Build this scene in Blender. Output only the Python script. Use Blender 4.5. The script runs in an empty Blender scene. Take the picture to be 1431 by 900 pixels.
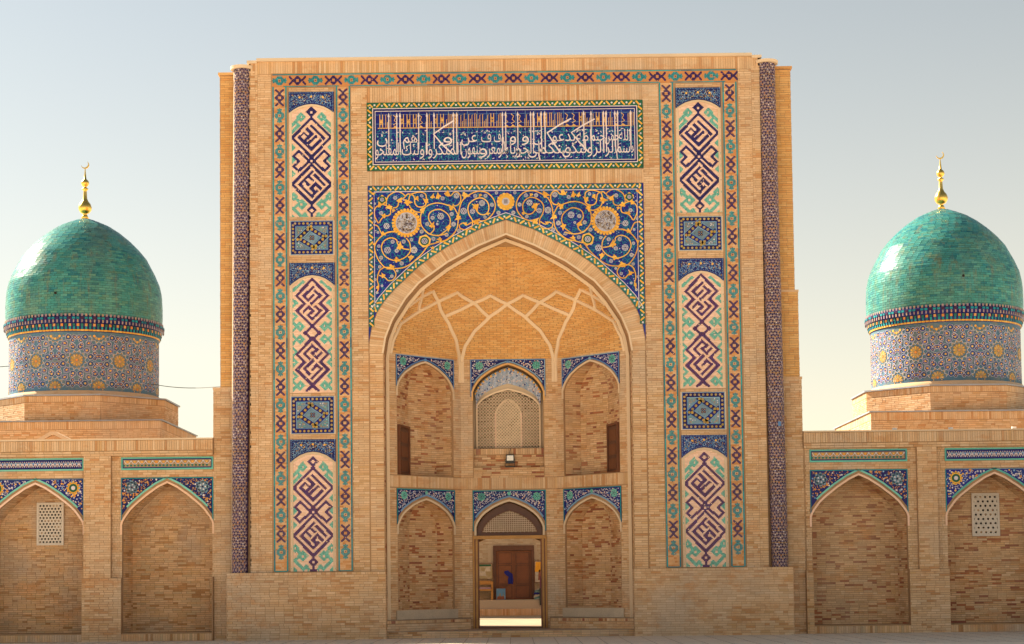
import bpy, math, random, bisect
from mathutils import Vector, Matrix
random.seed(7)
PI=math.pi
sc=bpy.context.scene
COL=sc.collection

# ------------------------------------------------------------------ camera, sky, sun, exposure
cam_d=bpy.data.cameras.new('camera'); cam=bpy.data.objects.new('camera',cam_d); COL.objects.link(cam)
cam.matrix_world=Matrix.Translation((0.09,-50,1.6))@Matrix.Rotation(PI/2+math.radians(3.4),4,'X')@Matrix.Rotation(math.radians(-0.65),4,'Z')
cam_d.sensor_width=36; cam_d.lens=2500/1431*36; cam_d.shift_y=212/1431
cam_d.clip_start=.5; cam_d.clip_end=3000
sc.camera=cam
SUN_EL=math.radians(35); SUN_AZ=math.atan2(.56,-.83)       # towards the sun, measured from +X
world=bpy.data.worlds.new('World'); sc.world=world; world.use_nodes=True
nt=world.node_tree; bg=nt.nodes['Background']
sky=nt.nodes.new('ShaderNodeTexSky'); sky.sky_type='NISHITA'; sky.sun_disc=False
sky.sun_elevation=SUN_EL; sky.sun_rotation=(PI/2-SUN_AZ)%(2*PI)
sky.altitude=400; sky.air_density=1.0; sky.dust_density=1.5; sky.ozone_density=1.5
hs=nt.nodes.new('ShaderNodeHueSaturation'); hs.inputs['Saturation'].default_value=.5
tn=nt.nodes.new('ShaderNodeMix'); tn.data_type='RGBA'; tn.blend_type='MULTIPLY'; tn.inputs[0].default_value=1; tn.inputs[7].default_value=(.44,.485,.49,1)
nt.links.new(sky.outputs[0],hs.inputs['Color']); nt.links.new(hs.outputs[0],tn.inputs[6]); nt.links.new(tn.outputs[2],bg.inputs[0]); bg.inputs[1].default_value=.06
# dusty air low over the horizon, the same all the way round
tc=nt.nodes.new('ShaderNodeTexCoord'); sx=nt.nodes.new('ShaderNodeSeparateXYZ'); nt.links.new(tc.outputs['Generated'],sx.inputs[0])
ab=nt.nodes.new('ShaderNodeMath'); ab.operation='ABSOLUTE'; nt.links.new(sx.outputs['Z'],ab.inputs[0])
ml=nt.nodes.new('ShaderNodeMath'); ml.operation='MULTIPLY'; ml.inputs[1].default_value=-6.3; nt.links.new(ab.outputs[0],ml.inputs[0])
ex=nt.nodes.new('ShaderNodeMath'); ex.operation='EXPONENT'; nt.links.new(ml.outputs[0],ex.inputs[0])
hz=nt.nodes.new('ShaderNodeBackground'); hz.inputs[0].default_value=(1,.86,.57,1); hz.inputs[1].default_value=.35
mxs=nt.nodes.new('ShaderNodeMixShader'); nt.links.new(ex.outputs[0],mxs.inputs[0]); nt.links.new(bg.outputs[0],mxs.inputs[1]); nt.links.new(hz.outputs[0],mxs.inputs[2])
nt.links.new(mxs.outputs[0],nt.nodes['World Output'].inputs[0])
sd=bpy.data.lights.new('sun','SUN'); sun=bpy.data.objects.new('sun',sd); COL.objects.link(sun)
sd.energy=4.0; sd.angle=math.radians(.5); sd.color=(1,.87,.66)
sdir=Vector((math.cos(SUN_AZ)*math.cos(SUN_EL),math.sin(SUN_AZ)*math.cos(SUN_EL),math.sin(SUN_EL)))
sun.rotation_euler=sdir.to_track_quat('Z','Y').to_euler(); sun.location=(-30,20,30)
sc.view_settings.view_transform='Standard'; sc.view_settings.look='None'
sc.view_settings.exposure=2.02; sc.view_settings.gamma=1

# ------------------------------------------------------------------ materials
def mat(name,cols,rough=.85,patch=None,patch_scale=.35,patch_amt=.5,val=.12,fine=30,bump=.25,metal=0,spec=.4,emit=None,streak=False,patch2=None,amt2=.5,scale2=1.3):
    """cols: list of colours picked per loose piece; patch: colour mixed in by large noise."""
    m=bpy.data.materials.new(name); m.use_nodes=True; t=m.node_tree; N=t.nodes.new; Lk=t.links.new
    b=t.nodes['Principled BSDF']
    b.inputs['Roughness'].default_value=rough; b.inputs['Metallic'].default_value=metal
    b.inputs['Specular IOR Level'].default_value=spec
    geo=N('ShaderNodeNewGeometry'); oi=N('ShaderNodeObjectInfo')
    add=N('ShaderNodeMath'); add.operation='ADD'; Lk(geo.outputs['Random Per Island'],add.inputs[0]); Lk(oi.outputs['Random'],add.inputs[1])
    fr=N('ShaderNodeMath'); fr.operation='FRACT'; Lk(add.outputs[0],fr.inputs[0])
    ramp=N('ShaderNodeValToRGB'); ramp.color_ramp.interpolation='CONSTANT'
    el=ramp.color_ramp.elements; el.remove(el[1])
    el[0].position=0; el[0].color=(*cols[0],1)
    for i,c in enumerate(cols[1:],1):
        e=el.new(i/len(cols)); e.color=(*c,1)
    Lk(fr.outputs[0],ramp.inputs[0]); c=ramp.outputs[0]
    if patch:
        nz=N('ShaderNodeTexNoise'); nz.inputs['Scale'].default_value=patch_scale; nz.inputs['Detail'].default_value=7; nz.inputs['Roughness'].default_value=.62
        if streak:
            mp=N('ShaderNodeMapping'); mp.inputs['Scale'].default_value=(1,1,.3) ; Lk(geo.outputs['Position'],mp.inputs[0]); Lk(mp.outputs[0],nz.inputs['Vector'])
        else: Lk(geo.outputs['Position'],nz.inputs['Vector'])
        mr=N('ShaderNodeMapRange'); mr.inputs[1].default_value=.47; mr.inputs[2].default_value=.68; mr.inputs[3].default_value=0; mr.inputs[4].default_value=patch_amt
        Lk(nz.outputs[0],mr.inputs[0])
        mx=N('ShaderNodeMix'); mx.data_type='RGBA'; Lk(mr.outputs[0],mx.inputs[0]); Lk(c,mx.inputs[6]); mx.inputs[7].default_value=(*patch,1); c=mx.outputs[2]
    if patch2:
        nz=N('ShaderNodeTexNoise'); nz.inputs['Scale'].default_value=scale2; nz.inputs['Detail'].default_value=5; nz.inputs['Roughness'].default_value=.7
        mp=N('ShaderNodeMapping'); mp.inputs['Scale'].default_value=(1,1,1.7) if not streak else (2.5,2.5,.35); mp.inputs['Location'].default_value=(5.1,2.2,7.7)
        Lk(geo.outputs['Position'],mp.inputs[0]); Lk(mp.outputs[0],nz.inputs['Vector'])
        mr=N('ShaderNodeMapRange'); mr.inputs[1].default_value=.53; mr.inputs[2].default_value=.66; mr.inputs[3].default_value=0; mr.inputs[4].default_value=amt2
        Lk(nz.outputs[0],mr.inputs[0])
        mx=N('ShaderNodeMix'); mx.data_type='RGBA'; Lk(mr.outputs[0],mx.inputs[0]); Lk(c,mx.inputs[6]); mx.inputs[7].default_value=(*patch2,1); c=mx.outputs[2]
    n2=N('ShaderNodeTexNoise'); n2.inputs['Scale'].default_value=fine; n2.inputs['Detail'].default_value=4; Lk(geo.outputs['Position'],n2.inputs['Vector'])
    n3=N('ShaderNodeTexNoise'); n3.inputs['Scale'].default_value=1.1; n3.inputs['Detail'].default_value=5; Lk(geo.outputs['Position'],n3.inputs['Vector'])
    s=N('ShaderNodeMath'); s.operation='ADD'; Lk(n2.outputs[0],s.inputs[0]); Lk(n3.outputs[0],s.inputs[1])
    m2=N('ShaderNodeMapRange'); m2.inputs[1].default_value=.6; m2.inputs[2].default_value=1.4; m2.inputs[3].default_value=1-val*1.6; m2.inputs[4].default_value=1+val*1.6; Lk(s.outputs[0],m2.inputs[0])
    # small brightness change from piece to piece
    wn=N('ShaderNodeTexWhiteNoise'); wn.noise_dimensions='1D'; Lk(add.outputs[0],wn.inputs['W'])
    m3=N('ShaderNodeMapRange'); m3.inputs[3].default_value=1-val; m3.inputs[4].default_value=1+val; Lk(wn.outputs[0],m3.inputs[0])
    mu=N('ShaderNodeMath'); mu.operation='MULTIPLY'; Lk(m2.outputs[0],mu.inputs[0]); Lk(m3.outputs[0],mu.inputs[1])
    vm=N('ShaderNodeVectorMath'); vm.operation='SCALE'; Lk(c,vm.inputs[0]); Lk(mu.outputs[0],vm.inputs['Scale'])
    Lk(vm.outputs[0],b.inputs['Base Color'])
    if bump:
        bp=N('ShaderNodeBump'); bp.inputs['Strength'].default_value=bump; bp.inputs['Distance'].default_value=.01; Lk(n2.outputs[0],bp.inputs['Height']); Lk(bp.outputs[0],b.inputs['Normal'])
    if emit: b.inputs['Emission Color'].default_value=(*emit,1); b.inputs['Emission Strength'].default_value=1
    return m
T1=(.625,.40,.225);T2=(.65,.43,.25);T3=(.595,.365,.198);T4=(.68,.47,.29);T5=(.52,.27,.12);T6=(.56,.34,.165)
M={}
M['brick']=mat('pale_brick',[T1,T2,T3,T4,T1,T2,T1,T6,T4,T2,T5,T1,T2,T1],patch=(.54,.41,.30),patch_amt=.8,val=.07,patch2=(.55,.28,.12),amt2=.7)
M['mixbrick']=mat('mixed_brick',[T1,T3,T6,(.38,.13,.06),T1,T2,T3,(.43,.19,.085),T6,T3,T1,T4,T3,T1,(.30,.10,.06),T6,T1,T3],patch=(.50,.37,.25),patch_amt=.5,val=.10,patch2=(.55,.25,.09),amt2=.6,scale2=.9)
M['glowbrick']=mat('glow_tinted_brick',[(.68,.37,.13),(.70,.39,.14),(.66,.345,.11),(.70,.41,.16),(.63,.31,.10)],patch=(.66,.42,.20),patch_amt=.35,val=.06)  # vault's bounced orange glow put into the brick colour; also used on buttresses
M['oldbrick']=mat('weathered_brick',[T6,T3,T1,T3,(.40,.20,.08),T1,(.50,.34,.19),T6,T1],patch=(.46,.36,.28),patch_amt=.8,patch_scale=.6,val=.09,patch2=(.58,.27,.10),amt2=.7,scale2=.7)
M['mortar']=mat('lime_mortar',[(.40,.235,.12)],patch=(.37,.26,.17),patch_amt=.6,bump=.4)
M['mortar_dark']=mat('aged_mortar',[(.38,.21,.09)],patch=(.33,.22,.13),patch_amt=.6,bump=.4)
M['plaster']=mat('cream_plaster',[(.68,.52,.36)],patch=(.58,.42,.28),patch_amt=.5,val=.06)
M['screenplaster']=mat('screen_plaster',[(.84,.64,.44)],val=.05)
M['greybrick']=mat('grey_brick',[(.44,.36,.27),(.40,.32,.23),(.47,.39,.29),(.38,.28,.19)],val=.08)
M['ribplaster']=mat('rib_plaster',[(.74,.56,.38)],val=.05)
M['cream']=mat('cream_brick',[(.84,.56,.43),(.80,.53,.39),(.86,.60,.47),(.78,.50,.34)],patch=(.66,.41,.22),patch_amt=.35,val=.07,rough=.6)
M['tan']=mat('tan_tile_brick',[(.62,.33,.15),(.63,.36,.18),(.58,.28,.11),(.64,.40,.22),(.55,.23,.08)],val=.07)
G=dict(rough=.4,bump=.08,spec=.22)
M['navy']=mat('navy_glaze',[(.010,.008,.12),(.009,.010,.15),(.008,.007,.08),(.018,.008,.11)],val=.2,**G)
M['plum']=mat('plum_glaze',[(.045,.014,.06),(.03,.010,.05),(.06,.018,.05),(.04,.014,.11)],val=.2,**G)
M['cobalt']=mat('cobalt_glaze',[(.011,.011,.18)],patch=(.006,.05,.20),patch_amt=.8,patch_scale=3,val=.25,**G)
M['deep']=mat('deep_blue_glaze',[(.012,.012,.12)],patch=(.01,.035,.16),patch_amt=.7,patch_scale=4,val=.2,**G)
M['kplum']=mat('aubergine_glaze',[(.075,.018,.13),(.06,.016,.12),(.10,.02,.10),(.05,.018,.15)],val=.2,**G)
M['mustard']=mat('mustard_glaze',[(.42,.29,.06),(.36,.25,.09),(.46,.27,.06)],val=.15,**G)
M['drumbase']=mat('drum_ground_tile',[(.09,.19,.29)],patch=(.24,.24,.19),patch_amt=.75,patch_scale=3.5,val=.15,rough=.75,spec=.1)
M['court']=mat('courtyard_paving',[(.36,.30,.20)],patch=(.28,.22,.15),patch_amt=.7,patch_scale=2)
M['petal']=mat('lilac_white_glaze',[(.44,.44,.52),(.50,.48,.52),(.40,.40,.52)],val=.1,**G)
M['lilac']=mat('lilac_glaze',[(.34,.25,.28),(.28,.20,.24),(.38,.27,.2)],val=.12,**G)
M['colbase']=mat('violet_glaze',[(.028,.014,.075)],patch=(.05,.02,.05),patch_amt=.8,patch_scale=2,val=.2,**G)
M['turq']=mat('turquoise_glaze',[(.008,.26,.31),(.008,.22,.28),(.014,.30,.34),(.008,.18,.26)],val=.15,**G)
M['aqua']=mat('pale_turquoise_glaze',[(.13,.46,.38),(.18,.50,.42),(.10,.38,.33)],val=.12,**G)
M['teal']=mat('teal_glaze',[(.02,.15,.14)],patch=(.04,.12,.05),patch_amt=.8,patch_scale=3,val=.2,**G)
M['green']=mat('green_glaze',[(.015,.11,.05)],patch=(.01,.07,.07),patch_amt=.7,patch_scale=3,val=.2,**G)
M['gold']=mat('yellow_glaze',[(.80,.42,.06),(.74,.36,.05),(.84,.48,.10)],val=.12,**G)
M['orange']=mat('orange_glaze',[(.68,.26,.05),(.60,.30,.10)],val=.12,**G)
M['white']=mat('white_glaze',[(.66,.60,.66),(.72,.66,.66),(.60,.55,.62)],val=.08,**G)
M['letter']=mat('lettering_glaze',[(.74,.64,.66)],val=.06,**G)
M['kufic']=mat('gold_lettering_glaze',[(.70,.40,.13)],val=.12,**G)
M['sky']=mat('light_blue_glaze',[(.16,.30,.52),(.22,.38,.55),(.10,.24,.5)],val=.15,**G)
M['greyblue']=mat('grey_blue_glaze',[(.14,.24,.33)],patch=(.25,.26,.24),patch_amt=.8,patch_scale=5,val=.2,**G)
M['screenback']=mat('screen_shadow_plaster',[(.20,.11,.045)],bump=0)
M['brownglaze']=mat('brown_glaze',[(.36,.24,.13),(.42,.30,.18)],val=.15,**G)
M['black']=mat('dark_void',[(.02,.015,.012)],bump=0)
M['soffit']=mat('blue_white_soffit_tile',[(.33,.40,.55)],patch=(.6,.58,.62),patch_amt=.9,patch_scale=9,val=.2,rough=.4)
M['dome']=mat('turquoise_dome_tile',[(.055,.255,.25),(.06,.275,.26),(.05,.235,.24),(.08,.29,.26),(.055,.25,.25),(.03,.18,.21),(.06,.26,.235),(.09,.26,.21)],patch=(.17,.27,.21),patch_amt=.5,patch_scale=.8,val=.14,rough=.3,bump=.06,spec=.13,streak=True,patch2=(.22,.18,.09),amt2=.45,scale2=1.6)
M['domebase']=mat('dome_mortar',[(.02,.09,.085)],val=.1,rough=.8)
M['gilt']=mat('gilded_copper',[(.83,.53,.12)],rough=.3,metal=1,bump=.05,val=.08)
M['wood']=mat('brown_wood',[(.15,.052,.024),(.17,.06,.026)],patch=(.10,.035,.02),patch_amt=.6,patch_scale=4,rough=.55,fine=60)
M['oak']=mat('golden_wood',[(.46,.22,.05)],patch=(.30,.13,.03),patch_amt=.6,patch_scale=3,rough=.45,fine=60)
M['darkwood']=mat('dark_wood',[(.10,.04,.025)],patch=(.06,.025,.02),patch_amt=.6,patch_scale=4,rough=.5,fine=60)
M['latwood']=mat('lattice_wood',[(.66,.50,.36)],val=.08,rough=.6)
M['stone']=mat('grey_stone',[(.56,.44,.32)],patch=(.38,.31,.24),patch_amt=.6,patch_scale=1.2,val=.1)
M['whiteplaster']=mat('white_plaster',[(.62,.55,.48)],patch=(.5,.42,.34),patch_amt=.4,val=.05)
M['metal']=mat('blue_grey_sheet_metal',[(.30,.33,.40)],patch=(.4,.3,.2),patch_amt=.6,patch_scale=2,rough=.5,metal=.3)
M['blackmetal']=mat('black_painted_metal',[(.03,.028,.028)],rough=.5)
M['lampglass']=mat('lamp_glass',[(.80,.76,.70)],rough=.2,bump=0)
M['tube']=mat('white_plastic',[(.78,.72,.68)],rough=.4,bump=0)
M['sill']=mat('worn_stone',[(.30,.21,.135)],patch=(.22,.16,.11),patch_amt=.7,patch_scale=2,val=.12)
M['paving']=mat('plaza_paving',[(.70,.59,.46)],patch=(.60,.49,.38),patch_amt=.5,patch_scale=.25,val=.08)
M['bluecloth']=mat('blue_cloth',[(.015,.02,.22)],rough=.9)
M['skin_orange']=mat('orange_paint',[(.75,.36,.03)],patch=(.6,.2,.03),patch_amt=.4,patch_scale=6)
M['paper']=mat('pale_paint',[(.5,.44,.36)],patch=(.3,.25,.2),patch_amt=.8,patch_scale=9)
M['landscape']=mat('landscape_paint',[(.34,.27,.15)],patch=(.5,.42,.33),patch_amt=.9,patch_scale=6)
M['skypaint']=mat('sky_paint',[(.12,.28,.5)],patch=(.3,.42,.5),patch_amt=.7,patch_scale=5)
M['redbrown']=mat('red_brown_paint',[(.28,.10,.06)],rough=.8)
M['purple']=mat('purple_cloth',[(.13,.04,.08)],rough=.9)
M['pink']=mat('faded_pink_cloth',[(.32,.2,.24)],rough=.9)
M['teal_cloth']=mat('teal_cloth',[(.07,.17,.17)],patch=(.35,.38,.4),patch_amt=.8,patch_scale=7,rough=.9)

# ------------------------------------------------------------------ mesh building
class Fr:
    """A wall-like frame: u runs along U, v is height, n comes out of the wall."""
    def __init__(s,o,U=(1,0)):
        l=math.hypot(*U); s.o=o; s.U=(U[0]/l,U[1]/l); s.N=(s.U[1],-s.U[0]); s.flat=True
    def __call__(s,u,v,n=0):
        return (s.o[0]+s.U[0]*u+s.N[0]*n, s.o[1]+s.U[1]*u+s.N[1]*n, s.o[2]+v)
class Cyl:
    flat=False
    def __init__(s,c,R,R1=None,z0=0,z1=1,lean=0):
        s.c=c;s.R=R;s.R1=R if R1 is None else R1;s.z0=z0;s.z1=z1;s.lean=lean
    def __call__(s,u,v,n=0):
        t=(v-s.z0)/(s.z1-s.z0); r=s.R+(s.R1-s.R)*t; a=u/s.R
        return (s.c[0]+s.lean*t+(r+n)*math.sin(a), s.c[1]-(r+n)*math.cos(a), v)
class MB:
    def __init__(s): s.v=[];s.f=[];s.m=[];s.mats=[];s.smooth=False
    def mi(s,m):
        if m not in s.mats: s.mats.append(m)
        return s.mats.index(m)
    def add(s,vs,fs,m):
        b=len(s.v); s.v.extend(vs); k=s.mi(m)
        for f in fs: s.f.append([b+i for i in f]); s.m.append(k)
    def box(s,fr,u0,u1,v0,v1,n0,n1,m,back=False):
        P=[fr(u0,v0,n0),fr(u1,v0,n0),fr(u1,v1,n0),fr(u0,v1,n0),fr(u0,v0,n1),fr(u1,v0,n1),fr(u1,v1,n1),fr(u0,v1,n1)]
        F=[(4,5,6,7),(0,1,5,4),(1,2,6,5),(2,3,7,6),(3,0,4,7)]
        if back: F.append((3,2,1,0))
        s.add(P,F,m)
    def poly(s,fr,pts,n,m): s.add([fr(u,v,n) for u,v in pts],[tuple(range(len(pts)))],m)
    def prism(s,fr,pts,n0,n1,m,back=False):
        k=len(pts); A=0
        for i in range(k):
            x0,y0=pts[i];x1,y1=pts[(i+1)%k];A+=x0*y1-x1*y0
        if A<0: pts=pts[::-1]
        P=[fr(u,v,n0) for u,v in pts]+[fr(u,v,n1) for u,v in pts]
        F=[tuple(range(k,2*k))]+[(i,(i+1)%k,k+(i+1)%k,k+i) for i in range(k)]
        if back: F.append(tuple(range(k-1,-1,-1)))
        s.add(P,F,m)
    def disc(s,fr,u,v,r,n0,n1,m,k=8,ph=0,sq=1):
        s.prism(fr,[(u+r*math.cos(ph+2*PI*i/k),v+sq*r*math.sin(ph+2*PI*i/k)) for i in range(k)],n0,n1,m)
    def ribbon(s,fr,pts,w,n0,n1,m,closed=False,taper=False):
        n=len(pts)
        L=[];R=[]
        for i in range(n):
            a=pts[(i-1)%n] if (closed or i>0) else pts[i]; b=pts[(i+1)%n] if (closed or i<n-1) else pts[i]
            dx,dy=b[0]-a[0],b[1]-a[1]; l=math.hypot(dx,dy) or 1; ww=w/2*(1-.7*i/(n-1) if taper else 1)
            L.append((pts[i][0]-dy/l*ww,pts[i][1]+dx/l*ww)); R.append((pts[i][0]+dy/l*ww,pts[i][1]-dx/l*ww))
        V=[fr(*p,n0) for p in L]+[fr(*p,n1) for p in L]+[fr(*p,n1) for p in R]+[fr(*p,n0) for p in R]
        F=[]
        rng=range(n if closed else n-1)
        for i in rng:
            j=(i+1)%n
            F+=[(i,j,n+j,n+i)[::-1],(n+i,n+j,2*n+j,2*n+i)[::-1],(2*n+i,2*n+j,3*n+j,3*n+i)[::-1]]
        s.add(V,F,m)
    def wbox(s,x0,x1,y0,y1,z0,z1,m):
        P=[(x,y,z) for z in (z0,z1) for x,y in ((x0,y0),(x1,y0),(x1,y1),(x0,y1))]
        s.add(P,[(0,1,5,4),(1,2,6,5),(2,3,7,6),(3,0,4,7),(4,5,6,7),(3,2,1,0)],m)
    def plan(s,pts,z0,z1,m):
        A=sum(pts[i][0]*pts[(i+1)%len(pts)][1]-pts[(i+1)%len(pts)][0]*pts[i][1] for i in range(len(pts)))
        if A<0: pts=pts[::-1]
        k=len(pts)
        s.add([(x,y,z0) for x,y in pts]+[(x,y,z1) for x,y in pts],[tuple(range(k,2*k)),tuple(range(k-1,-1,-1))]+[(i,(i+1)%k,k+(i+1)%k,k+i) for i in range(k)],m)
    def lathe(s,c,prof,m,k=32,caps=False):
        V=[];F=[];n=len(prof)
        for r,z in prof:
            for i in range(k):
                a=2*PI*i/k; V.append((c[0]+r*math.cos(a),c[1]+r*math.sin(a),z))
        for j in range(n-1):
            for i in range(k):
                F.append((j*k+i,j*k+(i+1)%k,(j+1)*k+(i+1)%k,(j+1)*k+i))
        s.add(V,F,m)
    def build(s,name,parent=None,smooth=False,kind=None,label=None,loc=None):
        me=bpy.data.meshes.new(name); me.from_pydata(s.v,[],s.f)
        for k in s.mats: me.materials.append(M[k])
        me.polygons.foreach_set('material_index',s.m)
        if smooth: me.polygons.foreach_set('use_smooth',[True]*len(s.f))
        me.update()
        o=bpy.data.objects.new(name,me); COL.objects.link(o)
        if parent is not None:
            o.parent=parent; o.matrix_parent_inverse=parent_world(parent).inverted()
        if kind: o['kind']=kind
        if label: o['label']=label
        return o
def parent_world(p):
    m=Matrix.LocRotScale(p.location,p.rotation_euler,p.scale)
    if p.parent: return parent_world(p.parent)@p.matrix_parent_inverse@m
    return m
def thing(name,label,cat,loc=(0,0,0),group=None):
    o=bpy.data.objects.new(name,None); COL.objects.link(o); o.location=loc; o['label']=label; o['category']=cat
    if group: o['group']=group
    return o

# ------------------------------------------------------------------ bricks
UNIT={}
def unit_brick(matname):
    if matname not in UNIT:
        me=bpy.data.meshes.new('brick_'+matname)
        e=.04
        V=[(-.5,0,-.5),(.5,0,-.5),(.5,0,.5),(-.5,0,.5),(-.5+e*.4,-1,-.5+e),(.5-e*.4,-1,-.5+e),(.5-e*.4,-1,.5-e),(-.5+e*.4,-1,.5-e)]
        me.from_pydata(V,[],[(4,5,6,7),(0,1,5,4),(1,2,6,5),(2,3,7,6),(3,0,4,7)]); me.materials.append(M[matname]); me.update()
        UNIT[matname]=me
    return UNIT[matname]
class Bricks:
    def __init__(s): s.l=[]; s.curved=MB()
    def one(s,fr,u0,u1,v0,v1,m,n=None,base=0):
        n=base+(random.uniform(.007,.015) if n is None else n)
        if fr.flat: s.l.append((fr,u0,u1,v0,v1,base-.002,n,m))
        else: s.curved.box(fr,u0,u1,v0,v1,base-.002,n,m)
    def lay(s,fr,iv,z0,z1,m='brick',pitch=.066,L=.262,base=0,gap=.009):
        """iv: function height -> list of (u0,u1), or one (u0,u1)."""
        nrow=max(1,round((z1-z0)/pitch)); p=(z1-z0)/nrow
        for r in range(nrow):
            a=z0+r*p; b=a+p-.011
            ivs=iv((a+b)/2) if callable(iv) else [iv]
            off=(r%2)*L/2+random.uniform(-.02,.02)
            for u0,u1 in ivs:
                if u1-u0<.05: continue
                c=u0; k=math.floor((u0-off)/L)*L+off+L
                while c<u1-.02:
                    e=min(k,u1)
                    if u1-e<.05: e=u1
                    if e-c>.03: s.one(fr,c+gap/2,e-gap/2,a,b,m,base=base)
                    c=e; k+=L*random.choice((1,1,1,1,.5))
    def soldier(s,fr,u0,u1,z0,z1,m='brick',pitch=.068,base=0,rows=1):
        n=max(1,round((u1-u0)/pitch)); p=(u1-u0)/n; h=(z1-z0)/rows
        for r in range(rows):
            for i in range(n): s.one(fr,u0+i*p+.004,u0+i*p+p-.004,z0+r*h+.004,z0+(r+1)*h-.006,m,base=base)
    def build(s,parent,n=300,loc=(0,-50,1.6)):
        def key(b):
            fr,u0,u1,v0,v1,n0,n1,m=b; p=fr((u0+u1)/2,(v0+v1)/2,0)
            d=math.dist(p,loc); face=max(.05,-( fr.N[1]))
            return -(u1-u0)*(v1-v0)*face/d/d - (1e-6 if p[2]<2 else 0)
        l=[b for b in s.l]
        order=sorted(range(len(l)),key=lambda i:key(l[i]))
        pick=set(order[:n])
        for i in order[:n]:
            fr,u0,u1,v0,v1,n0,n1,m=l[i]
            o=bpy.data.objects.new('brick',unit_brick(m)); COL.objects.link(o); o.parent=parent
            p=fr((u0+u1)/2,(v0+v1)/2,0)
            o.location=Vector(p)-parent.location; o.rotation_euler=(0,0,math.atan2(fr.U[1],fr.U[0])); o.scale=(u1-u0,max(n1,.005),v1-v0)
        mb=s.curved
        for i,b in enumerate(l):
            if i not in pick: mb.box(*b)
        return mb.build('brick',parent,kind='stuff')

# ------------------------------------------------------------------ arches
P_IWAN=[(0,0),(.16,.06),(.31,.14),(.46,.23),(.6,.35),(.72,.46),(.82,.59),(.9,.73),(.96,.87),(1,1)]
P_BAY=[(0,0),(.1,.052),(.205,.11),(.32,.2),(.45,.30),(.63,.465),(.72,.55),(.81,.65),(.93,.835),(.98,.93),(1,1)]
class Arch:
    """pointed arch: centre c, half width a, spring height zs, apex za, sill z0"""
    def __init__(s,c,a,z0,zs,za,prof): s.c=c;s.a=a;s.z0=z0;s.zs=zs;s.za=za;s.prof=prof
    def half(s,off=0):
        """right half from apex down to spring, moved out by off"""
        c=s.__dict__.setdefault('cache',{})
        if off not in c: c[off]=s._half(off)
        return c[off]
    def _half(s,off=0):
        P=[(x*s.a,s.za-d*(s.za-s.zs)) for x,d in s.prof]
        if off:
            Q=[]
            for i,(x,z) in enumerate(P):
                a=P[max(0,i-1)];b=P[min(len(P)-1,i+1)]
                if i==0: a=(-P[1][0],P[1][1]); 
                if i==len(P)-1: a=(x,z+1);b=(x,z)
                dx,dz=b[0]-a[0],b[1]-a[1]; l=math.hypot(dx,dz)
                nx,nz=-dz/l,dx/l
                if i==0:
                    # mitre at the apex
                    dx,dz=P[1][0]-P[0][0],P[1][1]-P[0][1]; l=math.hypot(dx,dz); Q.append((0,z+off*l/dx)); continue
                Q.append((x+nx*off,z+nz*off))
            P=Q
        return P
    def w(s,z,off=0):
        """half width at height z"""
        P=s.half(off)
        if z<=P[-1][1]: return P[-1][0]
        if z>=P[0][1]: return 0
        for (x0,z0),(x1,z1) in zip(P,P[1:]):
            if z1<=z<=z0: return x0+(x1-x0)*(z0-z)/max(1e-9,z0-z1)
        return 0
    def top(s,u,off=0):
        u=abs(u-s.c); P=s.half(off)
        if u>=P[-1][0]: return -1e9
        for (x0,z0),(x1,z1) in zip(P,P[1:]):
            if x0<=u<=x1: return z0+(z1-z0)*(u-x0)/max(1e-9,x1-x0)
        return P[-1][1]
    def line(s,off=0,z0=None):
        h=s.half(off); z0=s.z0 if z0 is None else z0
        R=[(s.c+x,z) for x,z in h]; Lf=[(s.c-x,z) for x,z in h[1:]][::-1]
        tail=[] if z0>=h[-1][1] else [(s.c+h[-1][0],z0)]
        return ([(s.c-h[-1][0],z0)] if tail else [])+Lf+R+tail
def arch_wall(mb,fr,U0,U1,Z0,Z1,arches,m,n=0,thick=.12,reveal=None):
    """flat wall with arched openings stacked in it, plus the reveal of each"""
    zs=[Z0]
    for A in sorted(arches,key=lambda a:a.z0):
        mb.poly(fr,[(U0,zs[-1]),(U1,zs[-1]),(U1,A.z0),(U0,A.z0)],n,m) if A.z0>zs[-1]+1e-6 else None
        H=[(A.a,A.z0)]+A.half()[::-1]
        for (x0,z0),(x1,z1) in zip(H,H[1:]):
            mb.poly(fr,[(U0,z0),(A.c-x0,z0),(A.c-x1,z1),(U0,z1)],n,m)
            mb.poly(fr,[(A.c+x0,z0),(U1,z0),(U1,z1),(A.c+x1,z1)],n,m)
        zs.append(A.za)
        if reveal:
            P=A.line(); V=[fr(u,v,n) for u,v in P]+[fr(u,v,n-reveal) for u,v in P]; k=len(P)
            mb.add(V,[(i,i+1,k+i+1,k+i) for i in range(k-1)],m)
    mb.poly(fr,[(U0,zs[-1]),(U1,zs[-1]),(U1,Z1),(U0,Z1)],n,m)
def holes(U0,U1,arches,margin=0,rects=(),zcut=None):
    """interval function for brick courses: the strip U0..U1 minus arch openings and panel rectangles"""
    def f(z):
        ivs=[(U0,U1)]
        cuts=[]
        for A in arches:
            if A.z0-.001<z<A.half(margin)[0][1]:
                w=A.w(z,margin); cuts.append((A.c-w,A.c+w))
        for (a,b,c,d) in rects:
            if c<z<d: cuts.append((a,b))
        for a,b in cuts:
            o=[]
            for p,q in ivs:
                if b<=p or a>=q: o.append((p,q)); continue
                if a>p: o.append((p,a))
                if b<q: o.append((b,q))
            ivs=o
        return ivs
    return f
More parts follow.
